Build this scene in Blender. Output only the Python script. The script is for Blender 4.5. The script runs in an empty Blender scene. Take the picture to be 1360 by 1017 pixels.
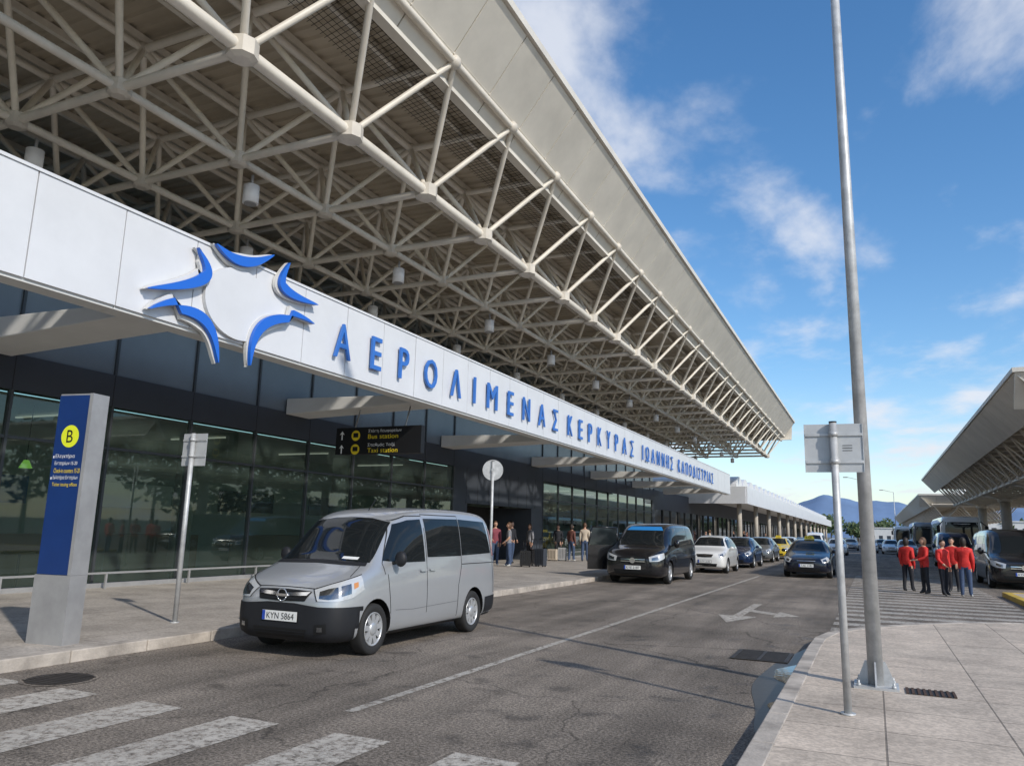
import bpy, bmesh, math, random
from mathutils import Vector, Matrix
from mathutils.bvhtree import BVHTree
random.seed(7)
S = bpy.context.scene
COL = S.collection

# ------------------------------------------------------------------ materials
def mat(name, col, rough=.6, metal=0., noise=0., nscale=3., bump=0., bscale=40., coat=0., spec=.5, emit=None, es=1.):
    m = bpy.data.materials.new(name); m.use_nodes = True
    nt = m.node_tree; b = nt.nodes["Principled BSDF"]
    b.inputs["Base Color"].default_value = (*col, 1)
    b.inputs["Roughness"].default_value = rough
    b.inputs["Metallic"].default_value = metal
    b.inputs["Coat Weight"].default_value = coat
    b.inputs["Coat Roughness"].default_value = .04
    b.inputs["Specular IOR Level"].default_value = spec
    if emit:
        b.inputs["Emission Color"].default_value = (*emit, 1)
        b.inputs["Emission Strength"].default_value = es
    if noise > 0:
        tc = nt.nodes.new("ShaderNodeTexCoord")
        n = nt.nodes.new("ShaderNodeTexNoise"); n.inputs["Scale"].default_value = nscale
        n.inputs["Detail"].default_value = 5; n.inputs["Roughness"].default_value = .65
        nt.links.new(tc.outputs["Object"], n.inputs["Vector"])
        r = nt.nodes.new("ShaderNodeMapRange")
        r.inputs["From Min"].default_value = .3; r.inputs["From Max"].default_value = .7
        r.inputs["To Min"].default_value = 1 - noise; r.inputs["To Max"].default_value = 1 + noise * .6
        nt.links.new(n.outputs["Fac"], r.inputs["Value"])
        mx = nt.nodes.new("ShaderNodeVectorMath"); mx.operation = 'SCALE'
        mx.inputs[0].default_value = col
        nt.links.new(r.outputs["Result"], mx.inputs["Scale"])
        nt.links.new(mx.outputs[0], b.inputs["Base Color"])
    if bump > 0:
        tc = nt.nodes.new("ShaderNodeTexCoord")
        n = nt.nodes.new("ShaderNodeTexNoise"); n.inputs["Scale"].default_value = bscale; n.inputs["Detail"].default_value = 3
        nt.links.new(tc.outputs["Object"], n.inputs["Vector"])
        bp = nt.nodes.new("ShaderNodeBump"); bp.inputs["Strength"].default_value = bump; bp.inputs["Distance"].default_value = .02
        nt.links.new(n.outputs["Fac"], bp.inputs["Height"]); nt.links.new(bp.outputs[0], b.inputs["Normal"])
    return m

def asphalt_mat(name, base=(.200, .170, .140), paint=None, wear=.5):
    m = bpy.data.materials.new(name); m.use_nodes = True
    nt = m.node_tree; N = nt.nodes; L = nt.links; b = N["Principled BSDF"]
    tc = N.new("ShaderNodeTexCoord")
    def noise(sc, det=4, ro=.6, vec=None):
        n = N.new("ShaderNodeTexNoise"); n.inputs["Scale"].default_value = sc; n.inputs["Detail"].default_value = det
        n.inputs["Roughness"].default_value = ro; L.new(vec if vec else tc.outputs["Object"], n.inputs["Vector"]); return n.outputs["Fac"]
    def ramp(src, a, bb, lo, hi):
        r = N.new("ShaderNodeMapRange"); r.inputs["From Min"].default_value = a; r.inputs["From Max"].default_value = bb
        r.inputs["To Min"].default_value = lo; r.inputs["To Max"].default_value = hi; L.new(src, r.inputs["Value"]); return r.outputs["Result"]
    def mul(a, b_):
        q = N.new("ShaderNodeMath"); q.operation = 'MULTIPLY'; L.new(a, q.inputs[0]); L.new(b_, q.inputs[1]); return q.outputs[0]
    big = ramp(noise(.35, 6, .65), .35, .65, .66, 1.25)
    mp = N.new("ShaderNodeMapping"); mp.inputs["Scale"].default_value = (1.6, .10, 1); L.new(tc.outputs["Object"], mp.inputs["Vector"])
    streak = ramp(noise(1.0, 4, .6, mp.outputs[0]), .35, .65, .72, 1.18)
    fine = ramp(noise(38, 3, .85), .42, .58, .52, 1.5)
    spots = ramp(noise(2.3, 3, .5), .58, .70, 1.0, .60)
    vo = N.new("ShaderNodeTexVoronoi"); vo.feature = 'DISTANCE_TO_EDGE'; vo.inputs["Scale"].default_value = .33
    nz = N.new("ShaderNodeTexNoise"); nz.inputs["Scale"].default_value = 1.6; nz.inputs["Detail"].default_value = 3; L.new(tc.outputs["Object"], nz.inputs["Vector"])
    va = N.new("ShaderNodeVectorMath"); va.operation = 'MULTIPLY_ADD'; L.new(nz.outputs["Color"], va.inputs[0]); va.inputs[1].default_value = (.8, .8, 0); L.new(tc.outputs["Object"], va.inputs[2])
    L.new(va.outputs[0], vo.inputs["Vector"])
    crack = ramp(vo.outputs["Distance"], .0, .006, .5, 1.0)
    f = mul(mul(mul(big, streak), mul(fine, spots)), crack)
    sc = N.new("ShaderNodeVectorMath"); sc.operation = 'SCALE'; sc.inputs[0].default_value = base; L.new(f, sc.inputs["Scale"])
    out = sc.outputs[0]
    if paint:
        wn = ramp(noise(12, 6, .78), wear - .06, wear + .10, 0, 1)
        wn2 = ramp(noise(1.3, 4, .6), .35, .6, .7, 1)
        mx = N.new("ShaderNodeMix"); mx.data_type = 'RGBA'
        L.new(mul(wn, wn2), mx.inputs["Factor"])
        L.new(out, mx.inputs["A"]); mx.inputs["B"].default_value = (*paint, 1)
        out = mx.outputs["Result"]
    L.new(out, b.inputs["Base Color"])
    L.new(ramp(spots, .60, 1.0, .6, .92), b.inputs["Roughness"])
    b.inputs["Specular IOR Level"].default_value = .35
    bp = N.new("ShaderNodeBump"); bp.inputs["Strength"].default_value = .5; bp.inputs["Distance"].default_value = .01
    L.new(fine, bp.inputs["Height"]); L.new(bp.outputs[0], b.inputs["Normal"])
    return m

def paver_mat(name, c1, c2, joint, size=(.8, .8), off=0., mort=.012):
    m = bpy.data.materials.new(name); m.use_nodes = True
    nt = m.node_tree; N = nt.nodes; L = nt.links; b = N["Principled BSDF"]
    tc = N.new("ShaderNodeTexCoord")
    br = N.new("ShaderNodeTexBrick"); br.offset = off; br.inputs["Scale"].default_value = 1
    br.inputs["Brick Width"].default_value = size[0]; br.inputs["Row Height"].default_value = size[1]
    br.inputs["Mortar Size"].default_value = mort; br.inputs["Mortar Smooth"].default_value = .6
    br.inputs["Color1"].default_value = (*c1, 1); br.inputs["Color2"].default_value = (*c2, 1); br.inputs["Mortar"].default_value = (*joint, 1)
    L.new(tc.outputs["Object"], br.inputs["Vector"])
    n = N.new("ShaderNodeTexNoise"); n.inputs["Scale"].default_value = 1.1; n.inputs["Detail"].default_value = 8; n.inputs["Roughness"].default_value = .72
    L.new(tc.outputs["Object"], n.inputs["Vector"])
    r = N.new("ShaderNodeMapRange"); r.inputs["From Min"].default_value = .35; r.inputs["From Max"].default_value = .65
    r.inputs["To Min"].default_value = .68; r.inputs["To Max"].default_value = 1.12; L.new(n.outputs["Fac"], r.inputs["Value"])
    n3 = N.new("ShaderNodeTexNoise"); n3.inputs["Scale"].default_value = 30; n3.inputs["Detail"].default_value = 3; L.new(tc.outputs["Object"], n3.inputs["Vector"])
    r3 = N.new("ShaderNodeMapRange"); r3.inputs["From Min"].default_value = .4; r3.inputs["From Max"].default_value = .6
    r3.inputs["To Min"].default_value = .84; r3.inputs["To Max"].default_value = 1.1; L.new(n3.outputs["Fac"], r3.inputs["Value"])
    mm_ = N.new("ShaderNodeMath"); mm_.operation = 'MULTIPLY'; L.new(r.outputs["Result"], mm_.inputs[0]); L.new(r3.outputs["Result"], mm_.inputs[1])
    sc = N.new("ShaderNodeVectorMath"); sc.operation = 'SCALE'; L.new(br.outputs["Color"], sc.inputs[0]); L.new(mm_.outputs[0], sc.inputs["Scale"])
    L.new(sc.outputs[0], b.inputs["Base Color"]); b.inputs["Roughness"].default_value = .8
    ad = N.new("ShaderNodeMath"); ad.operation = 'MULTIPLY_ADD'; L.new(br.outputs["Fac"], ad.inputs[0]); ad.inputs[1].default_value = -1.5; L.new(n3.outputs["Fac"], ad.inputs[2])
    bp = N.new("ShaderNodeBump"); bp.inputs["Strength"].default_value = .35; bp.inputs["Distance"].default_value = .01
    L.new(ad.outputs[0], bp.inputs["Height"]); L.new(bp.outputs[0], b.inputs["Normal"])
    return m

def arch_glass(name, tint, refl=1.6, lighten=.14, lighten_col=(.18, .25, .21)):
    m = bpy.data.materials.new(name); m.use_nodes = True
    nt = m.node_tree; N = nt.nodes; L = nt.links
    N.remove(N["Principled BSDF"]); out = N["Material Output"]
    t = N.new("ShaderNodeBsdfTransparent"); t.inputs[0].default_value = (*tint, 1)
    df = N.new("ShaderNodeBsdfDiffuse"); df.inputs[0].default_value = (*lighten_col, 1)  # diffuse share mixed in to lighten dark panes, uneven in tall streaks
    tc = N.new("ShaderNodeTexCoord"); mp = N.new("ShaderNodeMapping"); mp.inputs["Scale"].default_value = (1, .9, .25); L.new(tc.outputs["Object"], mp.inputs[0])
    n = N.new("ShaderNodeTexNoise"); n.inputs["Scale"].default_value = .8; n.inputs["Detail"].default_value = 3; L.new(mp.outputs[0], n.inputs["Vector"])
    r = N.new("ShaderNodeMapRange"); r.inputs["From Min"].default_value = .3; r.inputs["From Max"].default_value = .7; r.inputs["To Min"].default_value = lighten * .4; r.inputs["To Max"].default_value = lighten * 1.6; L.new(n.outputs["Fac"], r.inputs["Value"])
    m0 = N.new("ShaderNodeMixShader"); L.new(r.outputs["Result"], m0.inputs[0]); L.new(t.outputs[0], m0.inputs[1]); L.new(df.outputs[0], m0.inputs[2])
    g = N.new("ShaderNodeBsdfGlossy"); g.inputs["Roughness"].default_value = .02; g.inputs["Color"].default_value = (.9, 1, .96, 1)
    fr = N.new("ShaderNodeFresnel"); fr.inputs[0].default_value = 1.52
    ml = N.new("ShaderNodeMath"); ml.operation = 'MULTIPLY'; ml.inputs[1].default_value = refl; ml.use_clamp = True
    L.new(fr.outputs[0], ml.inputs[0])
    mx = N.new("ShaderNodeMixShader"); L.new(ml.outputs[0], mx.inputs[0]); L.new(m0.outputs[0], mx.inputs[1]); L.new(g.outputs[0], mx.inputs[2])
    L.new(mx.outputs[0], out.inputs[0])
    return m

M = dict(
    asphalt=asphalt_mat("asphalt"),
    roadpaint=asphalt_mat("road_paint", paint=(.54, .50, .44), wear=.45),
    linepaint=asphalt_mat("line_paint", paint=(.50, .47, .42), wear=.45),
    ground=mat("ground_earth", (.12, .12, .09), .95, noise=.4, nscale=.05),
    paver=paver_mat("pavement_slabs", (.58, .485, .39), (.52, .44, .355), (.25, .21, .17), (.85, .85), 0., .010),
    walk=paver_mat("terminal_pavement", (.43, .385, .335), (.40, .36, .315), (.27, .24, .21), (2.2, 2.2), 0., .012),
    kerb=mat("kerb_concrete", (.44, .39, .335), .85, noise=.45, nscale=2.5, bump=.3),
    white=mat("white_panel", (.66, .67, .69), .35, noise=.07, nscale=.9),
    whitedk=mat("white_soffit", (.66, .655, .63), .5, noise=.08, nscale=1.0),
    frame=mat("painted_steel", (.70, .645, .55), .45, noise=.16, nscale=1.4),
    framedk=mat("steel_node", (.60, .55, .47), .5, noise=.2, nscale=2),
    deck=mat("roof_deck", (.46, .395, .30), .6, noise=.2, nscale=.5),
    fascia=mat("roof_fascia", (.66, .62, .54), .5, noise=.14, nscale=.7),
    fasciadk=mat("roof_fascia_joint", (.12, .11, .10), .7),
    net=mat("dark_netting", (.03, .028, .025), .9),
    darkpanel=mat("dark_cladding", (.050, .057, .070), .5, noise=.15, nscale=.6, spec=.3),
    dark=mat("dark_recess", (.02, .02, .022), .8),
    bluegrey=mat("spandrel_glass", (.17, .205, .235), .22, noise=.15, nscale=.4, spec=.5),
    mull=mat("window_frame", (.06, .065, .07), .4, metal=.3),
    glass=arch_glass("facade_glass", (.48, .60, .52), 1.5),
    logoblue=mat("logo_blue", (.016, .135, .60), .4),
    letter=mat("letter_blue", (.035, .155, .52), .4),
    navy=mat("totem_navy", (.008, .035, .15), .3, noise=.1, nscale=3),
    alu=mat("brushed_grey", (.36, .355, .35), .45, metal=.3, noise=.16, nscale=3),
    yellow=mat("sign_yellow", (.75, .8, .03), .4),
    yell2=mat("sign_text_yellow", (.8, .6, .02), .5),
    signwhite=mat("sign_text_white", (.8, .8, .8), .5),
    black=mat("black_plastic", (.012, .012, .013), .5, spec=.3),
    blacktext=mat("black_text", (.01, .01, .01), .5),
    galv=mat("galvanised_steel", (.50, .505, .50), .5, metal=.3, noise=.28, nscale=6),
    signback=mat("sign_back_grey", (.46, .47, .47), .5, metal=.15, noise=.12, nscale=6),
    interwall=mat("interior_wall", (.42, .43, .40), .7, noise=.2, nscale=.4),
    interfloor=mat("interior_floor", (.25, .25, .24), .3),
    counter=mat("counter_wood", (.22, .12, .06), .5),
    greenlamp=mat("green_pendant", (.2, .5, .05), .4, emit=(.45, .9, .15), es=.5),
    strip=mat("ceiling_light", (.9, .9, .9), .4, emit=(1, .95, .85), es=.35),
    iron=mat("cast_iron", (.05, .043, .038), .6, metal=.3, noise=.3, nscale=8),
    rust=mat("rusty_grate", (.07, .035, .02), .8, noise=.3, nscale=10),
    water=mat("puddle_water", (.02, .022, .025), .04, spec=1.0, bump=.06, bscale=3.),
    wet=mat("wet_asphalt", (.05, .044, .038), .4, noise=.4, nscale=12),
    concrete=mat("concrete", (.46, .42, .36), .8, noise=.2, nscale=1.5, bump=.2),
    hill=mat("hill", (.14, .22, .36), 1., noise=.2, nscale=.002),  # blue of the distance haze is put into the base colour
    tyre=mat("tyre_rubber", (.018, .018, .018), .8),
    rim=mat("wheel_silver", (.5, .51, .52), .35, metal=.5),
    rimdk=mat("wheel_dark", (.02, .02, .02), .6),
    carglass=mat("car_glass", (.010, .013, .015), .04, spec=.45),
    plastic=mat("bumper_plastic", (.017, .018, .021), .55, noise=.1, nscale=8, spec=.3),
    seam=mat("panel_gap", (.015, .015, .015), .8),
    lamp=mat("headlight", (.55, .56, .56), .12, metal=.2, coat=.8),
    lampin=mat("headlight_inner", (.25, .26, .27), .1, metal=.9),
    orange=mat("indicator", (.55, .22, .05), .2, coat=1.),
    red=mat("tail_light", (.45, .01, .01), .2, coat=1.),
    chrome=mat("chrome", (.7, .7, .7), .12, metal=1.),
    plate=mat("number_plate", (.75, .75, .72), .4),
    euro=mat("plate_blue", (.02, .07, .4), .4),
    silver=mat("silver_paint", (.44, .455, .47), .30, metal=.45, coat=.8, noise=.03, nscale=2),
    blackpaint=mat("black_paint", (.008, .008, .01), .2, coat=.8),
    whitepaint=mat("white_paint", (.70, .70, .68), .3, coat=1.),
    bluepaint=mat("blue_paint", (.012, .03, .085), .25, metal=.3, coat=1.),
    navypaint=mat("taxi_blue_paint", (.006, .009, .022), .25, metal=.3, coat=.8),
    yellowpaint=mat("yellow_paint", (.7, .5, .03), .3, coat=1.),
    silver2=mat("grey_paint", (.2, .21, .22), .3, metal=.5, coat=1.),
    skin=mat("skin", (.50, .29, .20), .55), lips=mat("lips", (.35, .1, .09), .5), eye=mat("eye", (.03, .02, .02), .3),
    hairdk=mat("hair_dark", (.02, .013, .009), .6, noise=.3, nscale=30), hairbr=mat("hair_brown", (.10, .05, .025), .6, noise=.3, nscale=30),
    leaf=mat("foliage", (.05, .085, .03), .8, noise=.5, nscale=.6), leaf2=mat("foliage_light", (.09, .12, .045), .8, noise=.3, nscale=.6),
    bark=mat("bark", (.10, .075, .055), .9), vent=mat("grille_black", (.01, .01, .01), .5, spec=.3),
    yellowkerb=mat("yellow_kerb", (.55, .38, .05), .7, noise=.3, nscale=3),
    redcloth=mat("red_jacket", (.62, .025, .02), .7, noise=.15, nscale=15, bump=.8, bscale=14),
    darkcloth=mat("dark_trousers", (.015, .016, .022), .8), jeans=mat("jeans", (.05, .08, .15), .8, noise=.2, nscale=20),
    pinkcloth=mat("plum_top", (.22, .05, .07), .8), greycloth=mat("patterned_top", (.25, .25, .27), .8, noise=.6, nscale=25),
    creamcloth=mat("cream_top", (.5, .42, .33), .8), shoe=mat("shoe", (.03, .03, .03), .6), shoew=mat("shoe_white", (.6, .6, .58), .6),
    brownc=mat("brown_jacket", (.13, .05, .04), .8), poster=mat("poster_blue", (.03, .12, .35), .5),
)

# ------------------------------------------------------------------ mesh builder
class MB:
    def __init__(s, name, mats):
        s.name = name; s.mats = mats; s.v = []; s.f = []; s.m = []; s.sm = []
    def face(s, idx, mi=0, sm=False): s.f.append(idx); s.m.append(mi); s.sm.append(sm)
    def poly(s, pts, mi=0, sm=False):
        b = len(s.v); s.v += [tuple(p) for p in pts]; s.face(list(range(b, b + len(pts))), mi, sm)
    def box(s, x0, x1, y0, y1, z0, z1, mi=0):
        b = len(s.v)
        s.v += [(x0, y0, z0), (x1, y0, z0), (x1, y1, z0), (x0, y1, z0), (x0, y0, z1), (x1, y0, z1), (x1, y1, z1), (x0, y1, z1)]
        for q in ((0, 3, 2, 1), (4, 5, 6, 7), (0, 1, 5, 4), (1, 2, 6, 5), (2, 3, 7, 6), (3, 0, 4, 7)): s.face([b + i for i in q], mi)
    def hexa(s, p, mi=0):
        b = len(s.v); s.v += [tuple(q) for q in p]
        for q in ((0, 3, 2, 1), (4, 5, 6, 7), (0, 1, 5, 4), (1, 2, 6, 5), (2, 3, 7, 6), (3, 0, 4, 7)): s.face([b + i for i in q], mi)
    def tube(s, p0, p1, r0, r1=None, n=8, mi=0, cap=True, sm=True):
        p0 = Vector(p0); p1 = Vector(p1); r1 = r0 if r1 is None else r1
        d = (p1 - p0).normalized(); a = Vector((0, 0, 1)) if abs(d.z) < .95 else Vector((1, 0, 0))
        u = d.cross(a).normalized(); w = d.cross(u)
        b = len(s.v)
        for p, r in ((p0, r0), (p1, r1)):
            for i in range(n):
                t = 2 * math.pi * i / n; s.v.append(tuple(p + u * math.cos(t) * r + w * math.sin(t) * r))
        for i in range(n):
            j = (i + 1) % n; s.face([b + i, b + j, b + n + j, b + n + i], mi, sm)
        if cap:
            s.face([b + i for i in range(n)][::-1], mi); s.face([b + n + i for i in range(n)], mi)
    def ell(s, c, r, mi=0, n=12, m=8):
        b = len(s.v)
        for j in range(m + 1):
            ph = math.pi * j / m
            for i in range(n):
                t = 2 * math.pi * i / n
                s.v.append((c[0] + r[0] * math.sin(ph) * math.cos(t), c[1] + r[1] * math.sin(ph) * math.sin(t), c[2] + r[2] * math.cos(ph)))
        for j in range(m):
            for i in range(n):
                k = (i + 1) % n; s.face([b + j * n + i, b + (j + 1) * n + i, b + (j + 1) * n + k, b + j * n + k], mi, True)
    def lathe_x(s, c, prof, n=32, mi=0, sm=True):
        b = len(s.v)
        for (x, r) in prof:
            for i in range(n):
                t = 2 * math.pi * i / n; s.v.append((c[0] + x, c[1] + r * math.cos(t), c[2] + r * math.sin(t)))
        for j in range(len(prof) - 1):
            for i in range(n):
                k = (i + 1) % n; s.face([b + j * n + i, b + j * n + k, b + (j + 1) * n + k, b + (j + 1) * n + i], mi, sm)
    def build(s, parent=None, bevel=0., recalc=False, loc=None):
        me = bpy.data.meshes.new(s.name); me.from_pydata(s.v, [], s.f)
        for m_ in s.mats: me.materials.append(m_)
        me.polygons.foreach_set("material_index", s.m); me.polygons.foreach_set("use_smooth", s.sm)
        if recalc:
            bm = bmesh.new(); bm.from_mesh(me); bmesh.ops.recalc_face_normals(bm, faces=bm.faces); bm.to_mesh(me); bm.free()
        me.update()
        o = bpy.data.objects.new(s.name, me); COL.objects.link(o)
        if parent: o.parent = parent
        if loc: o.location = loc
        if bevel > 0:
            b = o.modifiers.new("bevel", 'BEVEL'); b.width = bevel; b.segments = 2; b.limit_method = 'ANGLE'; b.angle_limit = math.radians(40)
        return o

def empty(name, loc=(0, 0, 0), rz=0.):
    o = bpy.data.objects.new(name, None); COL.objects.link(o); o.location = loc; o.rotation_euler = (0, 0, rz); o.empty_display_size = .3
    return o

_tc = {}
def text_geo(txt):
    if txt in _tc: return _tc[txt]
    c = bpy.data.curves.new("t", 'FONT'); c.body = txt; c.resolution_u = 3
    o = bpy.data.objects.new("t", c); COL.objects.link(o)
    dg = bpy.context.evaluated_depsgraph_get()
    me = bpy.data.meshes.new_from_object(o.evaluated_get(dg))
    vs = [tuple(v.co) for v in me.vertices]; fs = [list(p.vertices) for p in me.polygons]
    bpy.data.objects.remove(o); bpy.data.curves.remove(c); bpy.data.meshes.remove(me)
    _tc[txt] = (vs, fs); return _tc[txt]
def add_text(mb, txt, org, ax, up, height, mi, width=None, depth=0.):
    """flat text; org = lower-left corner, fit to height (cap box) and optional width"""
    vs, fs = text_geo(txt)
    if not vs: return 0
    x0 = min(v[0] for v in vs); x1 = max(v[0] for v in vs); y0 = min(v[1] for v in vs); y1 = max(v[1] for v in vs)
    sy = height / max(y1 - y0, 1e-3); sx = sy if width is None else width / max(x1 - x0, 1e-3)
    org = Vector(org); ax = Vector(ax); up = Vector(up); nrm = ax.cross(up)
    b = len(mb.v)
    for v in vs: mb.v.append(tuple(org + ax * (v[0] - x0) * sx + up * (v[1] - y0) * sy + nrm * depth))
    for f in fs: mb.face([b + i for i in f], mi)
    if depth > 0:
        from collections import Counter
        cnt = Counter()
        for f in fs:
            for i in range(len(f)): cnt[frozenset((f[i], f[(i + 1) % len(f)]))] += 1
        b2 = len(mb.v)
        for v in vs: mb.v.append(tuple(org + ax * (v[0] - x0) * sx + up * (v[1] - y0) * sy))
        for f in fs:
            for i in range(len(f)):
                e = (f[i], f[(i + 1) % len(f)])
                if cnt[frozenset(e)] == 1: mb.face([b + e[0], b2 + e[0], b2 + e[1], b + e[1]], mi)
    return (x1 - x0) * sx

# ------------------------------------------------------------------ camera
cam = bpy.data.cameras.new("camera"); cam.sensor_width = 36; cam.lens = 27.0; cam.clip_end = 30000; cam.clip_start = .05
co = bpy.data.objects.new("camera", cam); COL.objects.link(co); S.camera = co
R = Vector((.9077, .4189, .02454)); D = Vector((-.0564, .1798, -.98209)); F = Vector((-.4158, .8901, .18679))
mm = Matrix.Identity(4)
for i in range(3):
    mm[i][0] = R[i]; mm[i][1] = -D[i]; mm[i][2] = -F[i]
mm[0][3], mm[1][3], mm[2][3] = 0, 0, 1.55
co.matrix_world = mm

# ------------------------------------------------------------------ world + sun
EL = math.radians(34); AZ = math.radians(-28)
sv = Vector((math.cos(EL) * math.cos(AZ), math.cos(EL) * math.sin(AZ), math.sin(EL)))
sun = bpy.data.lights.new("sun", 'SUN'); sun.energy = 3.4; sun.angle = math.radians(1.2); sun.color = (1, .94, .85)
so = bpy.data.objects.new("sun", sun); COL.objects.link(so); so.rotation_euler = (-sv).to_track_quat('-Z', 'Y').to_euler(); so.location = sv * 50
W = bpy.data.worlds.new("World"); S.world = W; W.use_nodes = True
nt = W.node_tree; N = nt.nodes; L = nt.links; bg = N["Background"]
sky = N.new("ShaderNodeTexSky"); sky.sky_type = 'NISHITA'; sky.sun_disc = False; sky.sun_elevation = EL; sky.sun_rotation = math.radians(90) - AZ
sky.air_density = 1.0; sky.dust_density = .5; sky.ozone_density = 2.0
hs = N.new("ShaderNodeHueSaturation"); hs.inputs["Saturation"].default_value = 1.25; hs.inputs["Value"].default_value = 1.65; L.new(sky.outputs[0], hs.inputs["Color"])
tc = N.new("ShaderNodeTexCoord"); sx = N.new("ShaderNodeSeparateXYZ"); L.new(tc.outputs["Generated"], sx.inputs[0])
def wm(op, a, b=None, cl=False):
    q = N.new("ShaderNodeMath"); q.operation = op; q.use_clamp = cl
    for i, z in enumerate((a, b)):
        if z is None: continue
        if isinstance(z, (int, float)): q.inputs[i].default_value = z
        else: L.new(z, q.inputs[i])
    return q.outputs[0]
zz = wm('ADD', wm('MAXIMUM', sx.outputs[2], 0.), .13)
cx = N.new("ShaderNodeCombineXYZ"); L.new(wm('DIVIDE', sx.outputs[0], zz), cx.inputs[0]); L.new(wm('DIVIDE', sx.outputs[1], zz), cx.inputs[1])
mp = N.new("ShaderNodeMapping"); mp.inputs["Rotation"].default_value = (0, 0, math.radians(35)); mp.inputs["Scale"].default_value = (1.0, .7, 1); mp.inputs["Location"].default_value = (3.1, 1.7, 0)
L.new(cx.outputs[0], mp.inputs["Vector"])
n1 = N.new("ShaderNodeTexNoise"); n1.inputs["Scale"].default_value = 2.5; n1.inputs["Detail"].default_value = 7; n1.inputs["Roughness"].default_value = .56; n1.inputs["Distortion"].default_value = .15
L.new(mp.outputs[0], n1.inputs["Vector"])
n2 = N.new("ShaderNodeTexNoise"); n2.inputs["Scale"].default_value = .8; n2.inputs["Detail"].default_value = 2; L.new(mp.outputs[0], n2.inputs["Vector"])
mr = N.new("ShaderNodeMapRange"); mr.interpolation_type = 'SMOOTHSTEP'
mr.inputs["From Min"].default_value = .515; mr.inputs["From Max"].default_value = .71
L.new(wm('ADD', wm('MULTIPLY', n1.outputs["Fac"], .74), wm('MULTIPLY', n2.outputs["Fac"], .32)), mr.inputs["Value"])
hz = N.new("ShaderNodeMapRange"); hz.inputs["From Min"].default_value = .0; hz.inputs["From Max"].default_value = .20
hz.inputs["To Min"].default_value = .7; hz.inputs["To Max"].default_value = 0; L.new(sx.outputs[2], hz.inputs["Value"])
msk = wm('MULTIPLY', wm('ADD', mr.outputs["Result"], wm('MULTIPLY', hz.outputs["Result"], n1.outputs["Fac"])), .82, True)
mx = N.new("ShaderNodeMix"); mx.data_type = 'RGBA'; L.new(msk, mx.inputs["Factor"]); L.new(hs.outputs[0], mx.inputs["A"]); mx.inputs["B"].default_value = (7.4, 7.7, 8.4, 1)
L.new(mx.outputs["Result"], bg.inputs["Color"]); bg.inputs["Strength"].default_value = .11
S.view_settings.view_transform = 'Standard'; S.view_settings.look = 'None'; S.view_settings.exposure = 0; S.view_settings.gamma = 1

# ------------------------------------------------------------------ ground, road, markings
g = MB("ground", [M['ground']]); g.poly([(-9000, -9000, -.02), (9000, -9000, -.02), (9000, 12000, -.02), (-9000, 12000, -.02)]); g.build()
g = MB("road", [M['asphalt']]); g.poly([(-8.1, -30, 0), (90, -30, 0), (90, 420, 0), (-8.1, 420, 0)]); g.build()

KX = -8.05
pv = MB("pavement", [M['walk'], M['kerb']])
pv.poly([(-16, -30, .12), (KX - .17, -30, .12), (KX - .17, 300, .12), (-16, 300, .12)], 0)
y = -12.
while y < 240:
    Lk = 1.0 if y < 60 else 4.0
    j = random.uniform(-.004, .004)
    pv.box(KX - .17, KX + j, y + .006, y + Lk - .006, -.01, .128 + j, 1); y += Lk
pv.build(bevel=.012)

def offs(pl, d):
    out = []
    for i, p in enumerate(pl):
        a = Vector(pl[max(i - 1, 0)]); b = Vector(pl[min(i + 1, len(pl) - 1)]); t = (b - a).normalized(); out.append((p[0] + t.y * d, p[1] - t.x * d))
    return out
line = [(-.87, -12), (-.87, -4), (-.87, 0), (-.87, 4), (-.87, 8), (-.87, 11.4), (-.85, 12.4), (-.72, 13.2), (-.4, 14.0), (.05, 14.75), (.6, 15.5), (1.25, 16.2), (2.1, 16.8), (3.2, 17.1), (5, 17.25), (14, 17.3)]
inn = offs(line, .16)
pv = MB("pavement", [M['paver'], M['kerb']])
pv.poly([(p[0], p[1], .12) for p in inn] + [(14, -12, .12)], 0)
def resamp(pl, st):
    o = [pl[0]]
    for a, b in zip(pl[:-1], pl[1:]):
        n = max(1, round(math.dist(a, b) / st))
        for i in range(1, n + 1): o.append((a[0] + (b[0] - a[0]) * i / n, a[1] + (b[1] - a[1]) * i / n))
    return o
lo = resamp(line, .9); li = offs(lo, .16)
for i in range(len(lo) - 1):
    a, b, c, d = lo[i], lo[i + 1], li[i + 1], li[i]
    def sh(p, q, t): return (p[0] + (q[0] - p[0]) * t, p[1] + (q[1] - p[1]) * t)
    e = .006; a2, b2, c2, d2 = sh(a, b, e), sh(b, a, e), sh(c, d, e), sh(d, c, e)
    pv.hexa([(*a2, -.01), (*b2, -.01), (*c2, -.01), (*d2, -.01), (*a2, .127), (*b2, .127), (*c2, .127), (*d2, .127)], 1)
pv.build(recalc=True, bevel=.01)

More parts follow.
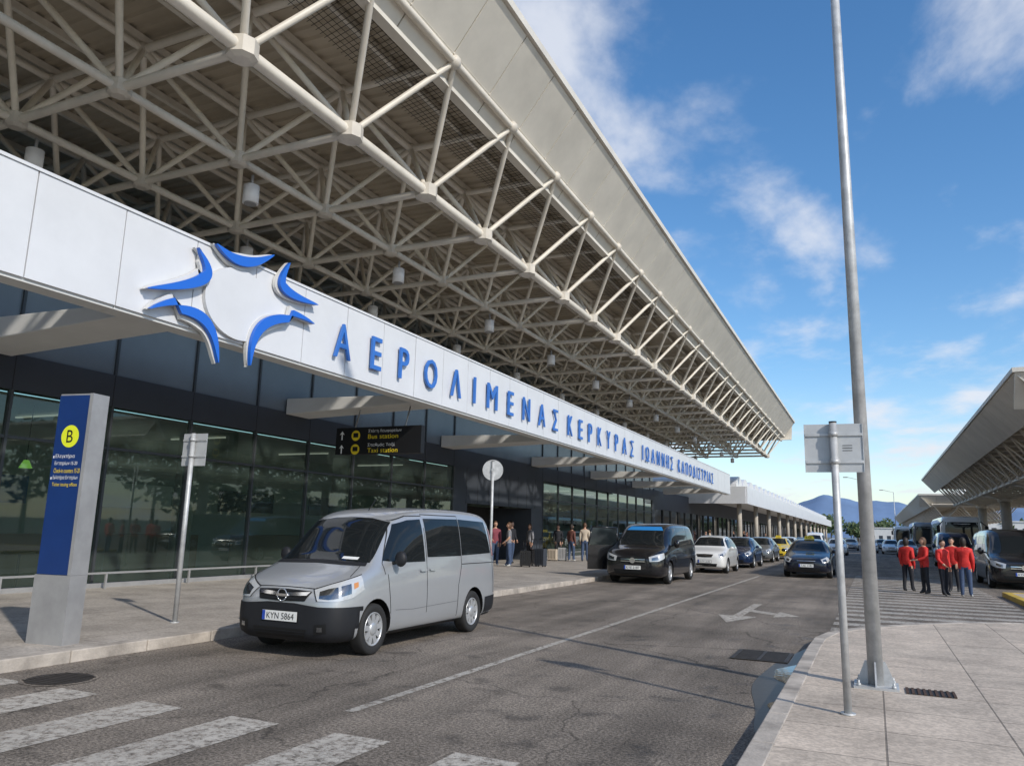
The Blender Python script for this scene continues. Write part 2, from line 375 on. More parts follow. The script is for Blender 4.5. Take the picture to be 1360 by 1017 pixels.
mk = MB("road_marking", [M['roadpaint'], M['linepaint']])
def rect(x0, x1, y0, y1, mi=0, z=.004): mk.poly([(x0, y0, z), (x1, y0, z), (x1, y1, z), (x0, y1, z)], mi)
for i in range(6):
    xr = -2.25 - 1.04 * i; rect(xr - .5, xr, 1.2, 5.1)
rect(-4.16, -4.06, 5.7, 31.8, 1)
rect(-4.17, -4.05, 60, 140, 1)
def xlim(y):
    for a, b in zip(line[:-1], line[1:]):
        if a[1] <= y <= b[1] and b[1] > a[1]: return a[0] + (b[0] - a[0]) * (y - a[1]) / (b[1] - a[1])
    return 99
y = 13.6
while y < 36:
    xe = min(3.0, min(xlim(y), xlim(y + .5)) - .12)
    if xe > -.6: rect(-.75, xe, y, y + .48, 1)
    y += .98
def flat(pts, mi=0): mk.poly([(p[0], p[1], .004) for p in pts], mi)
flat([(-2.58, 16.0), (-2.40, 16.0), (-2.40, 19.0), (-2.58, 19.0)])
flat([(-2.49, 14.7), (-2.12, 16.0), (-2.86, 16.0)])
flat([(-2.40, 17.0), (-1.85, 16.55), (-1.85, 16.95), (-2.40, 17.5)])
flat([(-1.40, 16.6), (-1.85, 17.35), (-1.85, 16.15)])
flat([(-2.3, 46), (-2.1, 46), (-2.1, 49), (-2.3, 49)]); flat([(-2.2, 44.6), (-1.8, 46), (-2.6, 46)])
mk.build()

d = MB("drain_grate", [M['iron'], M['dark']]); d.poly([(-1.75, 10.5, .0085), (-1.05, 10.5, .0085), (-1.05, 11.35, .0085), (-1.75, 11.35, .0085)], 1)
d.box(-1.75, -1.70, 10.5, 11.35, .009, .017); d.box(-1.10, -1.05, 10.5, 11.35, .009, .017)
for i in range(10): d.box(-1.70, -1.10, 10.5 + i * .0918, 10.545 + i * .0918, .009, .016)
d.box(-1.42, -1.38, 10.5, 11.35, .0165, .0185); d.build()
d = MB("drain_grate", [M['rust'], M['dark']]); d.poly([(.2, 8.52, .124), (.62, 8.52, .124), (.62, 8.84, .124), (.2, 8.84, .124)], 1)
for i in range(9): d.box(.2 + i * .0495, .224 + i * .0495, 8.52, 8.84, .125, .131)
d.build()
mxx, myy, rr = -7.3, 5.35, .30
d = MB("manhole_cover", [M['iron'], M['asphalt']])
d.poly([(mxx + rr * 1.15 * math.cos(t * math.pi / 16), myy + rr * 1.15 * math.sin(t * math.pi / 16), .006) for t in range(32)], 1)
d.poly([(mxx + rr * math.cos(t * math.pi / 16), myy + rr * math.sin(t * math.pi / 16), .010) for t in range(32)], 0)
for k in range(-4, 5): d.box(mxx - .22, mxx + .22, myy + k * .055 - .01, myy + k * .055 + .01, .0105, .014)
d.build()
def edgeblob(y0_, y1_, wmax, seed, n=30):
    """wet strip hugging the kerb face (x = -.875), irregular on its road side"""
    r_ = random.Random(seed); ph = [r_.uniform(0, 6.28) for _ in range(4)]; out = []
    for i in range(n + 1):
        t = i / n; ww = wmax * math.sin(math.pi * t) ** .7 * (1 + sum(.16 * math.sin((k + 2) * 2.6 * t + ph[k]) for k in range(4)))
        out.append((-.875 - max(.002, ww), y0_ + (y1_ - y0_) * t))
    return out
def strip(mb, pts, z, mi):
    for a, b in zip(pts[:-1], pts[1:]): mb.poly([(-.874, a[1], z), (-.874, b[1], z), (b[0], b[1], z), (a[0], a[1], z)], mi)
p = MB("puddle", [M['water'], M['wet']])
strip(p, edgeblob(6.6, 12.3, .36, 3), .0035, 1)
strip(p, edgeblob(9.0, 10.5, .24, 5), .0065, 0); strip(p, edgeblob(7.4, 8.5, .07, 6), .0065, 0)
p.build()

# ------------------------------------------------------------------ terminal building
T = empty("airport_terminal")
TX = -15.0; YE = 58.0; Y0 = -16.
w = MB("facade_walls", [M['darkpanel'], M['bluegrey'], M['mull'], M['dark'], M['alu']])
w.box(TX - .3, TX + .02, Y0, YE, 3.97, 4.67, 0)
w.box(TX - .12, TX - .02, Y0, YE, 4.67, 6.3, 1)
w.box(TX - .3, TX + .05, Y0, YE, 6.3, 7.0, 0)
w.box(TX - .35, TX - .02, Y0, YE, 7.0, 8.2, 3)
ys = [26.8 - 2.2 * k for k in range(0, 20)]
for yv in ys + [36 + 2.1 * k for k in range(0, 11)]:
    w.box(TX - .02, TX + .03, yv - .03, yv + .03, 4.67, 6.3, 2)
    w.box(TX + .021, TX + .024, yv - .008, yv + .008, 3.97, 4.67, 3)
w.box(TX - .3, TX + .04, 26.85, 28.0, .12, 3.97, 0)
w.box(TX - .3, TX + .04, 34.6, 36.0, .12, 3.97, 0)
w.box(TX - .3, TX + .04, 28.0, 34.6, 2.55, 3.97, 0)
for k in range(1, 9): w.box(TX + .041, TX + .045, 26.85 + k * 1.02, 26.87 + k * 1.02, 2.55, 3.97, 3)
w.box(TX - 2.0, TX - 1.9, 28.0, 34.6, .12, 2.55, 3)
w.box(TX - 1.9, TX - .3, 27.9, 28.0, .12, 2.55, 0); w.box(TX - 1.9, TX - .3, 34.6, 34.7, .12, 2.55, 0)
w.box(-30, TX - .3, YE - .3, YE, .12, 8.2, 0)
w.box(TX - .3, TX + .06, YE - .5, YE + .01, .12, 3.97, 0)
w.build(T)
w = MB("window_frames", [M['mull'], M['alu']])
def mullrow(a, b, st):
    n = round((b - a) / st)
    for i in range(n + 1):
        yv = a + (b - a) * i / n; w.box(TX - .06, TX + .06, yv - .028, yv + .028, .12, 3.97, 0)
mullrow(26.8 - 2.2 * 19, 26.8, 2.2); mullrow(36.05, 57.45, 2.14)
for a, b in ((Y0, 26.75), (36.05, 57.45)):
    w.box(TX - .05, TX + .05, a, b, 3.03, 3.09, 0); w.box(TX - .08, TX + .07, a, b, .12, .22, 1)
    w.box(TX + .30, TX + .34, a, b, .42, .46, 1)
    yv = a + 1.1
    while yv < b: w.box(TX + .30, TX + .34, yv, yv + .04, .12, .42, 1); yv += 2.2
w.build(T)
w = MB("facade_glass", [M['glass']])
for a, b in ((Y0, 26.8), (36.05, 57.45)): w.poly([(TX, a, .2), (TX, b, .2), (TX, b, 3.97), (TX, a, 3.97)])
w.build(T)
w = MB("interior", [M['interwall'], M['interfloor'], M['counter'], M['concrete'], M['strip'], M['greenlamp'], M['black'], M['dark'], M['signwhite'], M['poster']])
w.box(-20.2, -20, Y0, YE - .3, .1, 4.0, 0); w.poly([(-20, Y0, .11), (TX - .05, Y0, .11), (TX - .05, YE - .3, .11), (-20, YE - .3, .11)], 1)
w.poly([(-20, Y0, 3.95), (TX - .3, Y0, 3.95), (TX - .3, YE - .3, 3.95), (-20, YE - .3, 3.95)], 0)
for yv in range(-12, 56, 7):
    w.tube((-17.6, yv, .1), (-17.6, yv, 3.94), .28, n=16, mi=3)
rn = random.Random(4)
for k in range(14):
    yv = -8 + k * 4.6
    if 26 < yv < 36: continue
    w.box(-19.3, -18.6, yv, yv + 2.6, .1, 1.15, 2); w.box(-19.95, -19.9, yv, yv + 2.6, 1.9, 2.6, rn.choice([6, 8, 2, 9]))
    w.box(-18.6, -16.5, yv + 1.2, yv + 1.26, 3.88, 3.92, 4)
for (x, yv) in ((-16.4, 9.2), (-16.4, 10.6), (-17.2, 9.7)):
    w.tube((x, yv, 2.75), (x, yv, 3.94), .010, n=6, mi=6); w.tube((x, yv, 2.58), (x, yv, 2.75), .13, .05, n=14, mi=5)
for k in range(7):
    yv = 7.4 + k * .75 + rn.uniform(-.1, .1); x = -16.1 + rn.uniform(-.2, .2)
    w.tube((x, yv, .12), (x, yv, .8), .03, n=6, mi=6); w.tube((x, yv, .8), (x, yv, .85), .28, n=14, mi=2)
w.build(T)
FX = -10.0
w = MB("canopy_brackets", [M['whitedk'], M['white']])
for yb in [-.2 + 8.8 * k for k in range(-1, 8)]:
    h = .5
    w.hexa([(TX + .03, yb - h, 4.60), (FX - .4, yb - h, 4.74), (FX - .4, yb + h, 4.74), (TX + .03, yb + h, 4.60), (TX + .03, yb - h, 5.05), (FX - .4, yb - h, 4.95), (FX - .4, yb + h, 4.95), (TX + .03, yb + h, 5.05)], 0)
w.build(T, bevel=.02)
w = MB("name_fascia", [M['white'], M['whitedk'], M['dark']])
pz0, pz1 = 4.66, 6.16; yv = -9.1
while yv < 62.3:
    ye = min(yv + 1.38, 62.4); jx = random.uniform(-.003, .003)
    w.box(FX - .04, FX + jx, yv + .009, ye - .009, pz0, pz1, 0); yv += 1.38
w.box(FX - .29, FX - .045, -9.1, 62.35, pz0 + .02, pz1 - .02, 2)
yv = -9.1
while yv < 62.3:
    ye = min(yv + 2.76, 62.4); w.box(FX - .38, FX - .042, yv + .006, ye - .006, pz0 - .05, pz0 + .015, 1); yv += 2.76
w.box(FX - .38, FX + .0, 62.4, 62.44, pz0 - .04, pz1, 0)
w.box(FX - .40, FX + .02, -9.1, 62.44, pz1 + .003, pz1 + .05, 0)
w.build(T)
w = MB("airport_name_letters", [M['letter']])
WID = {'Α': .72, 'Ε': .5, 'Ρ': .52, 'Ο': .78, 'Λ': .7, 'Ι': .12, 'Μ': .86, 'Ν': .7, 'Σ': .55, 'Κ': .58, 'Υ': .62, 'Ω': .8, 'Η': .66, 'Π': .66, 'Δ': .74, 'Τ': .58}
LAT = {'Α': 'A', 'Ε': 'E', 'Ρ': 'P', 'Ο': 'O', 'Ι': 'I', 'Μ': 'M', 'Ν': 'N', 'Κ': 'K', 'Υ': 'Y', 'Η': 'H', 'Τ': 'T'}
def word(txt, a, b, z0, h, dp=.05):
    tot = sum(WID.get(c, .4) for c in txt) * h * 1.02; gap = (b - a - tot) / (len(txt) - 1); yv = a
    for c in txt:
        if c != ' ':
            add_text(w, LAT.get(c, c), (FX + .05, yv, z0), (0, 1, 0), (0, 0, 1), h, 0, WID[c] * h * 1.02, dp)
        yv += WID.get(c, .4) * h * 1.02 + gap
word('ΑΕΡΟΛΙΜΕΝΑΣ', 12.5, 25.15, 4.98, .74); word('ΚΕΡΚΥΡΑΣ', 26.2, 34.8, 4.98, .74); word('ΙΩΑΝΝΗΣ ΚΑΠΟΔΙΣΤΡΙΑΣ', 36.4, 54.8, 5.0, .72)
w.build(T)
w = MB("airport_logo", [M['logoblue'], M['white'], M['whitedk']])
C = Vector((9.83, 5.33))
def crescent(A, B, Mi, th, x0, x1, mi, grow=0.):
    A, B, Mi = Vector(A), Vector(B), Vector(Mi)
    if grow: A = A + (A - C).normalized() * grow * .3; B = B + (B - C).normalized() * grow * .3; Mi = Mi + (C - Mi).normalized() * grow
    Q = Mi * 2 - (A + B) / 2; n = 22; inner = []; outer = []
    for i in range(n + 1):
        t = i / n; P = A * (1 - t) ** 2 + Q * 2 * t * (1 - t) + B * t * t; tg = (Q - A) * (1 - t) + (B - Q) * t; nn = Vector((-tg.y, tg.x)).normalized()
        if nn.dot(P - C) < 0: nn = -nn
        k = (th + (2 * grow if grow else 0)) * math.sin(math.pi * min(1, max(0, t))) ** .75 + .012
        inner.append(P); outer.append(P + nn * k)
    for i in range(n):
        a, b, c, d_ = inner[i], inner[i + 1], outer[i + 1], outer[i]
        w.poly([(x1, q.x, q.y) for q in (a, b, c, d_)], mi)
        w.poly([(x0, a.x, a.y), (x0, b.x, b.y), (x1, b.x, b.y), (x1, a.x, a.y)], mi)
        w.poly([(x0, d_.x, d_.y), (x0, c.x, c.y), (x1, c.x, c.y), (x1, d_.x, d_.y)], mi)
cres = [((9.08, 6.18), (10.46, 6.45), (9.76, 6.0)), ((8.72, 5.98), (7.84, 5.02), (8.98, 5.47)), ((7.93, 4.72), (9.38, 4.18), (8.98, 4.93)), ((10.1, 4.28), (11.72, 5.45), (10.38, 5.22)), ((10.89, 6.45), (11.79, 5.86), (10.75, 5.86))]
for (a, b, c) in cres:
    crescent(a, b, c, .17, FX + .10, FX + .17, 0); crescent(a, b, c, .17, FX + .02, FX + .09, 2, .06)
ring = [(C.x + .80 * math.cos(t * math.pi / 24), C.y + .64 * math.sin(t * math.pi / 24)) for t in range(48)]
w.poly([(FX + .07, *q) for q in ring], 1)
for i in range(48):
    a, b = ring[i], ring[(i + 1) % 48]; w.poly([(FX + .004, *a), (FX + .004, *b), (FX + .07, *b), (FX + .07, *a)], 2)
w.build(T)

# ------------------------------------------------------------------ space-frame canopy
def space_frame(parent, xs, ys, zb, zt, r_ch, r_di, heavy=None, sides=8):
    f = MB("space_frame", [M['frame'], M['framedk']])
    dx = (xs[1] - xs[0]) / 2; dy = (ys[1] - ys[0]) / 2
    tx = [xs[0] - dx] + [x + dx for x in xs]; ty = [ys[0] - dy] + [y_ + dy for y_ in ys]
    nx, ny = len(xs), len(ys)
    for i, x in enumerate(xs):
        r = heavy if (heavy and i == 0) else r_ch
        for j in range(ny - 1):
            f.tube((x, ys[j], zb), (x, ys[j + 1], zb), r, n=sides, cap=False)
    for j, yv in enumerate(ys):
        for i in range(nx - 1): f.tube((xs[i], yv, zb), (xs[i + 1], yv, zb), r_ch, n=sides, cap=False)
    for i in range(len(tx)):
        for j in range(len(ty) - 1): f.tube((tx[i], ty[j], zt), (tx[i], ty[j + 1], zt), r_ch, n=sides, cap=False)
    for j in range(len(ty)):
        for i in range(len(tx) - 1): f.tube((tx[i], ty[j], zt), (tx[i + 1], ty[j], zt), r_ch, n=sides, cap=False)
    for i, x in enumerate(xs):
        for j, yv in enumerate(ys):
            for a in (i, i + 1):
                for b in (j, j + 1): f.tube((x, yv, zb), (tx[a], ty[b], zt), r_di, n=sides, cap=False)
            k = r_ch * 2.5 if i else (heavy or r_ch) * 2.2
            f.tube((x, yv, zb - k * .55), (x, yv, zb + k * .55), k, n=8, mi=1, sm=False)
            f.tube((x, yv, zb - k * .75), (x, yv, zb - k * .55), k * .6, k, n=8, mi=1, sm=False)
    for x in tx:
        for yv in ty: f.ell((x, yv, zt), (r_ch * 1.9,) * 3, 1, 8, 5)
    f.build(parent)
    return tx, ty
bxs = [-8 - 2.6 * i for i in range(6)]; bys = [-.3 + 2.6 * k for k in range(28)]
ZB, ZT = 8.35, 10.2
R_ = empty("terminal_canopy"); R_.parent = T
tx, ty = space_frame(R_, bxs, bys, ZB, ZT, .075, .06, .105)
ya, yb = ty[0] - .6, ty[-1] + .9
dk = MB("roof_deck", [M['deck'], M['frame']])
n = int((yb - ya) / .30); x0, x1 = -22.6, -6.6
for i in range(n):
    a = ya + i * .30
    pr = [(a, .0), (a + .10, .0), (a + .14, .05), (a + .26, .05), (a + .30, 0)]
    for q in range(4):
        dk.poly([(x0, pr[q][0], 10.46 + pr[q][1]), (x1, pr[q][0], 10.46 + pr[q][1]), (x1, pr[q + 1][0], 10.46 + pr[q + 1][1]), (x0, pr[q + 1][0], 10.46 + pr[q + 1][1])], 0)
for x in [-6.7 - 1.3 * k for k in range(13)]: dk.box(x - .05, x + .05, ya, yb, 10.31, 10.455, 1)
dk.box(x0, x1, ya, yb, 10.6, 10.7, 0)
dk.box(-23, -22.6, ya, yb, 7.9, 10.7, 0)
dk.build(R_)
fa = MB("roof_fascia", [M['fascia'], M['fasciadk'], M['net'], M['frame']])
def slant(y0_, y1_, xa, za, xb, zb_, th, mi, f=fa):
    dv = Vector((xb - xa, zb_ - za)).normalized(); nn = Vector((-dv.y, dv.x)) * th
    f.hexa([(xa, y0_, za), (xb, y0_, zb_), (xb, y1_, zb_), (xa, y1_, za), (xa + nn.x, y0_, za + nn.y), (xb + nn.x, y0_, zb_ + nn.y), (xb + nn.x, y1_, zb_ + nn.y), (xa + nn.x, y1_, za + nn.y)], mi)
yv = ya
while yv < yb - .1:
    ye = min(yv + 1.5, yb)
    slant(yv + .016, ye - .016, -6.92, 9.95, -5.84, 11.42, .06, 0); yv += 1.5
slant(ya, yb, -6.96, 9.98, -5.88, 11.44, .05, 1)
fa.box(-5.95, -5.76, ya, yb, 11.44, 11.62, 0)
fa.box(-7.10, -6.90, ya, yb, 9.84, 9.93, 0)
fa.box(-7.05, -6.97, ya, yb, 9.95, 10.3, 2)
for k in range(10):
    xa = -6.1 - k * 1.62
    fa.hexa([(xa - 1.6, yb, 9.95), (xa, yb, 9.95), (xa, yb + 1.0, 11.42), (xa - 1.6, yb + 1.0, 11.42), (xa - 1.6, yb - .06, 9.97), (xa, yb - .06, 9.97), (xa, yb + .94, 11.44), (xa - 1.6, yb + .94, 11.44)], 0)
fa.box(-23, -5.96, ya, yb + .9, 11.46, 11.56, 0)
fa.build(R_, recalc=True)
nt_ = MB("bird_netting", [M['net']])
for k in range(0, 190):
    yv = 8 + k * .12
    if yv > 29: break
    nt_.tube((-6.98, yv, 9.9), (-8.4, yv + .5, 10.08), .006, n=3, cap=False)
for k in range(10):
    x = -7.05 - k * .14; z = 9.91 + k * .018
    nt_.tube((x, 8, z), (x, 29.5, z), .006, n=3, cap=False)
nt_.build(R_)
lm = MB("canopy_lamps", [M['alu'], M['signwhite'], M['black']])
for (x, ofs) in ((-10.6, 5.3), (-13.2, 7.9), (-15.8, 5.3)):
    yv = ofs - 5.2
    while yv < 69:
        lm.tube((x, yv, 7.95), (x, yv, 8.2), .03, n=6); lm.tube((x, yv, 7.62), (x, yv, 7.98), .15, n=16, mi=1); lm.tube((x, yv, 7.60), (x, yv, 7.615), .12, n=16, mi=0); yv += 5.2
lm.build(R_)
cl = MB("canopy_columns", [M['frame']])
for yv in (7.5, 28.3, 49.1, 67.3):
    cl.tube((-18.4, yv, 4), (-18.4, yv, 8.3), .3, n=14)
cl.build(R_)

# ------------------------------------------------------------------ second terminal beyond
B = empty("arrivals_building")
w = MB("white_canopy", [M['white'], M['whitedk'], M['darkpanel']])
w.box(-24, -10.35, 73.05, 230, 4.9, 5.0, 1)
w.box(-10.35, -10.2, 73, 230, 4.35, 5.9, 0); w.box(-24, -10.35, 72.9, 73.05, 4.35, 5.9, 0)
w.box(-24, -10.35, 73.05, 230, 5.7, 5.8, 0)
for k in range(38):
    yc = 75.2 + 4.05 * k
    pts = [(yc + 1.9 * math.cos(t * math.pi / 10), 5.8 + 1.15 * math.sin(t * math.pi / 10)) for t in range(11)]
    for a, b in zip(pts[:-1], pts[1:]): w.poly([(-11.2, *a), (-11.2, *b), (-22, *b), (-22, *a)], 0)
    w.poly([(-11.2, *q) for q in pts], 1); w.poly([(-22, *q) for q in pts], 1)
w.build(B)
w = MB("facade", [M['darkpanel'], M['carglass'], M['mull'], M['concrete']])
w.box(-16, -15.6, 60.3, 230, .12, 3.4, 1)
w.box(-16, -15.5, 60.3, 230, 3.4, 4.9, 0)
for k in range(60): w.box(-15.59, -15.5, 60.3 + k * 2.8, 60.42 + k * 2.8, .12, 3.4, 2)
w.box(-24, -15.5, 60, 60.3, .12, 5, 0)
for k in range(14): w.tube((-11.4, 76 + k * 11.5, .1), (-11.4, 76 + k * 11.5, 4.9), .22, n=12, mi=3)
w.build(B)

# ------------------------------------------------------------------ right hand canopies
def side_canopy(x_edge, y0_, y1_, ztop, rows, cols_x):
    P = empty("bus_station_canopy")
    n = max(2, int((y1_ - y0_ - 2.4) / 2.4))
    ysb = [y0_ + 1.6 + 2.4 * k for k in range(n)]; xsb = [x_edge + 2.3 + 2.4 * k for k in range(rows)]
    zt = ztop - .95; zb = zt - 1.5
    space_frame(P, xsb, ysb, zb, zt, .06, .05, .08, 6)
    q = MB("roof", [M['deck'], M['fascia'], M['fasciadk']])
    xr = xsb[-1] + 2.0
    q.box(x_edge + .9, xr, y0_ + .5, y1_, zt + .18, zt + .28, 0)
    yy_ = y0_
    while yy_ < y1_ - .1:
        ye = min(yy_ + 1.5, y1_)
        q.hexa([(x_edge, yy_ + .012, ztop - .12), (x_edge + .05, yy_ + .012, ztop - .1), (x_edge + .05, ye - .012, ztop - .1), (x_edge, ye - .012, ztop - .12),
                (x_edge + .95, yy_ + .012, ztop - 1.2), (x_edge + 1.0, yy_ + .012, ztop - 1.18), (x_edge + 1.0, ye - .012, ztop - 1.18), (x_edge + .95, ye - .012, ztop - 1.2)], 1)
        yy_ += 1.5
    q.box(x_edge - .06, x_edge + .1, y0_ + .06, y1_, ztop - .1, ztop + .05, 1)
    xx = x_edge
    while xx < xr:
        q.hexa([(xx + .01, y0_ - .05, ztop - .12), (xx + 1.49, y0_ - .05, ztop - .12), (xx + 1.49, y0_, ztop - .1), (xx + .01, y0_, ztop - .1),
                (xx + .01, y0_ + .75, ztop - 1.2), (xx + 1.49, y0_ + .75, ztop - 1.2), (xx + 1.49, y0_ + .8, ztop - 1.18), (xx + .01, y0_ + .8, ztop - 1.18)], 1)
        xx += 1.5
    q.box(x_edge - .06, xr, y0_ - .1, y0_ + .06, ztop - .1, ztop + .05, 1)
    q.box(x_edge + .1, xr, y0_ + .06, y1_, ztop - .05, ztop, 1)
    q.build(P, recalc=True)
    q = MB("columns", [M['concrete'], M['frame']])
    yy_ = y0_ + 7
    while yy_ < y1_ - 2:
        for cxx in cols_x:
            q.tube((cxx, yy_, 0), (cxx, yy_, zb - .5), .30, n=18)
            q.tube((cxx, yy_, zb - .5), (cxx, yy_, zb - .2), .42, n=12, mi=1)
            for sx_ in (-1, 1):
                for sy_ in (-1, 1): q.tube((cxx, yy_, zb - .4), (cxx + sx_ * 1.2, yy_ + sy_ * 1.2, zb), .07, n=6, mi=1)
        yy_ += 12
    q.build(P)
side_canopy(4.45, 29.0, 82.0, 7.05, 5, (8.0,))
side_canopy(4.3, 86.0, 185.0, 5.9, 3, (8.0,))
k_ = MB("kerb_island", [M['yellowkerb'], M['paver']])
k_.box(6.6, 9.6, 38, 180, -.01, .13, 1)
k_.box(3.45, 14, 26.3, 26.5, -.01, .13, 0); k_.box(3.25, 3.45, 20.5, 26.5, -.01, .13, 0); k_.box(3.45, 14, 20.5, 26.3, -.01, .12, 1)
k_.build(bevel=.01)

# ------------------------------------------------------------------ totem, signs, lamp posts
TT = empty("information_totem", (-8.73, 6.25, .12), math.radians(9)); TT.scale = (.84, .9, 1)
w = MB("totem_body", [M['navy'], M['alu'], M['yellow'], M['blacktext'], M['signwhite'], M['yell2'], M['black']])
w.box(-.29, .25, -.13, .13, .78, 2.90, 0); w.box(-.31, .31, -.14, .14, .0, .775, 1); w.box(.253, .31, -.14, .14, .777, 2.92, 1); w.box(-.29, .252, -.12, .12, 2.902, 2.92, 1)
cyc = [(-.02 + .155 * math.cos(t * math.pi / 18), 2.40 + .135 * math.sin(t * math.pi / 18)) for t in range(36)]
w.poly([(q[0], -.134, q[1]) for q in cyc], 2)
add_text(w, "B", (-.075, -.137, 2.325), (1, 0, 0), (0, 0, 1), .15, 3, .11)
for i, (t, c, ww) in enumerate((("Ελεγκτήρια", 4, .34), ("Εισιτηρίων 15-20", 4, .40), ("Check-in counters 15-20", 5, .46), ("Εκδοτήρια Εισιτηρίων", 4, .44), ("Ticket issuing offices", 5, .44))):
    add_text(w, t, (-.23, -.134, 2.13 - i * .085), (1, 0, 0), (0, 0, 1), .055, c, ww)
for z in (2.155, 1.90): w.poly([(-.27, -.134, z - .02), (-.25, -.134, z - .02), (-.25, -.134, z + .01), (-.27, -.134, z + .01)], 4)
w.build(TT, bevel=.004)

def post_sign(name, loc, h, kind, rz=0., r=.032):
    P = empty(name, loc, rz)
    q = MB("post", [M['galv'], M['signback'], M['black']])
    q.tube((0, 0, 0), (0, 0, h), r, n=14); q.tube((0, 0, h), (0, 0, h + .012), r * 1.05, n=14, mi=2)
    q.tube((0, 0, 0), (0, 0, .015), r * 1.9, n=14)
    q.build(P)
    q = MB("sign_plate", [M['signback'], M['galv'], M['blacktext'], M['signwhite']])
    if kind == 'rect':
        q.box(-.235, .235, .045, .05, h - .43, h - .005, 0)
        for z in (h - .34, h - .10): q.box(-.235, .235, .032, .0445, z - .012, z + .012, 1); q.tube((0, 0, z - .02), (0, 0, z + .02), r * 1.25, n=14, mi=1)
        q.box(-.241, -.235, .035, .052, h - .432, h - .003, 1); q.box(.235, .241, .035, .052, h - .432, h - .003, 1)
        for i in range(3): q.box(.07, .15, .0440, .0446, h - .2 - i * .022, h - .194 - i * .022, 2)
    if kind == 'tall':
        q.box(-.22, .22, .045, .05, h - .48, h - .0, 0)
        for z in (h - .34, h - .10): q.box(-.22, .22, .032, .0445, z - .012, z + .012, 1); q.tube((0, 0, z - .02), (0, 0, z + .02), r * 1.3, n=14, mi=1)
    if kind == 'disc':
        q.tube((0, .03, h - .22), (0, .045, h - .22), .25, n=30, mi=0, sm=False); q.tube((0, -.036, h - .22), (0, .03, h - .22), .04, n=10, mi=1)
        q.tube((0, .026, h - .22), (0, .0298, h - .22), .26, n=30, mi=1, sm=False)
    q.build(P)
post_sign("traffic_sign", (-.27, 7.28, .12), 2.42, 'rect', math.radians(4))
post_sign("traffic_sign", (-9.14, 8.37, .12), 2.72, 'tall', math.radians(5), .035)
post_sign("traffic_sign", (-8.6, 17.4, .12), 3.1, 'disc', math.radians(25), .035)

def lamp_post(loc, h, r0, r1, detail=True, arm=1.6, rz=0):
    P = empty("street_lamp", loc, rz)
    q = MB("pole", [M['galv'], M['alu'], M['black']])
    q.tube((0, 0, .02), (0, 0, h), r0, r1, n=20)
    if detail:
        q.box(-.2, .2, -.2, .2, 0, .022, 0)
        for a in range(4):
            t = a * math.pi / 2; c, s_ = math.cos(t), math.sin(t); tt = .008
            q.hexa([(c * r0 * .8 - s_ * tt, s_ * r0 * .8 + c * tt, .022), (c * .18 - s_ * tt, s_ * .18 + c * tt, .022), (c * .18 + s_ * tt, s_ * .18 - c * tt, .022), (c * r0 * .8 + s_ * tt, s_ * r0 * .8 - c * tt, .022),
                    (c * r0 * .8 - s_ * tt, s_ * r0 * .8 + c * tt, .24), (c * (r0 + .02) - s_ * tt, s_ * (r0 + .02) + c * tt, .24), (c * (r0 + .02) + s_ * tt, s_ * (r0 + .02) - c * tt, .24), (c * r0 * .8 + s_ * tt, s_ * r0 * .8 - c * tt, .24)], 0)
        for a in (-1, 1):
            for b in (-1, 1): q.tube((a * .155, b * .155, .02), (a * .155, b * .155, .075), .013, n=6, mi=0); q.tube((a * .155, b * .155, .022), (a * .155, b * .155, .045), .024, n=6, mi=0)
    q.build(P)
    q = MB("lamp_head", [M['galv'], M['alu'], M['signwhite']])
    q.tube((0, 0, h - .05), (-arm, 0, h + .35), r1 * .7, n=10); q.box(-arm - .6, -arm, -.13, .13, h + .30, h + .42, 1); q.box(-arm - .55, -arm - .1, -.1, .1, h + .285, h + .299, 2)
    q.build(P)
lamp_post((-.055, 8.75, .12), 10.5, .072, .038)
for (x, yv) in ((-1.2, 118), (3.6, 150), (-.6, 210)): lamp_post((x, yv, 0), 9.5, .09, .05, False)

H = empty("hanging_direction_sign", (0, 17.0, 0)); 
w = MB("sign_box", [M['black'], M['yellow'], M['yell2'], M['galv'], M['signwhite']])
w.box(-13.15, -10.45, -.09, .09, 3.42, 4.14, 0)
for x in (-12.6, -11.0): w.tube((x, 0, 4.14), (x, .2, 4.7), .02, n=6, mi=3)
for i, (a, b) in enumerate((("Στάση Λεωφορείων", "Bus station"), ("Σταθμός Ταξί", "Taxi station"))):
    zc = 3.97 - i * .37
    add_text(w, a, (-12.1, -.094, zc + .005), (1, 0, 0), (0, 0, 1), .10, 4, 1.05 if i == 0 else .85); add_text(w, b, (-12.1, -.094, zc - .145), (1, 0, 0), (0, 0, 1), .12, 2, .95)
    w.poly([(-12.5 + .14 * math.cos(t * math.pi / 12), -.093, zc - .05 + .14 * math.sin(t * math.pi / 12)) for t in range(24)], 2)
    w.box(-12.58, -12.42, -.097, -.094, zc - .10, zc + .02, 0)
    w.poly([(-12.95, -.094, zc + .08), (-13.03, -.094, zc - .02), (-12.97, -.094, zc - .0), (-12.97, -.094, zc - .16), (-12.93, -.094, zc - .16), (-12.93, -.094, zc - .0), (-12.87, -.094, zc - .02)], 4)
w.build(H, bevel=.005)

# ------------------------------------------------------------------ vehicles
def half_ring(s, zb, zbelt, zr, w_, wb, wr):
    hh = zr - zbelt; e = min(.07, hh * .25)
    return [(0, zb), (w_ * .55, zb), (w_ - .05, zb + .01), (w_, zb + .13), (w_ + .008, (zb + .13 + zbelt) / 2), (wb, zbelt),
            ((wb + wr) / 2 + .018, zbelt + hh * .48), (wr + .012, zr - e), (wr - .09, zr - .008), (wr * .5, zr + .008), (0, zr + .012)]
def eval_mesh(o):
    dg = bpy.context.evaluated_depsgraph_get(); return bpy.data.meshes.new_from_object(o.evaluated_get(dg))

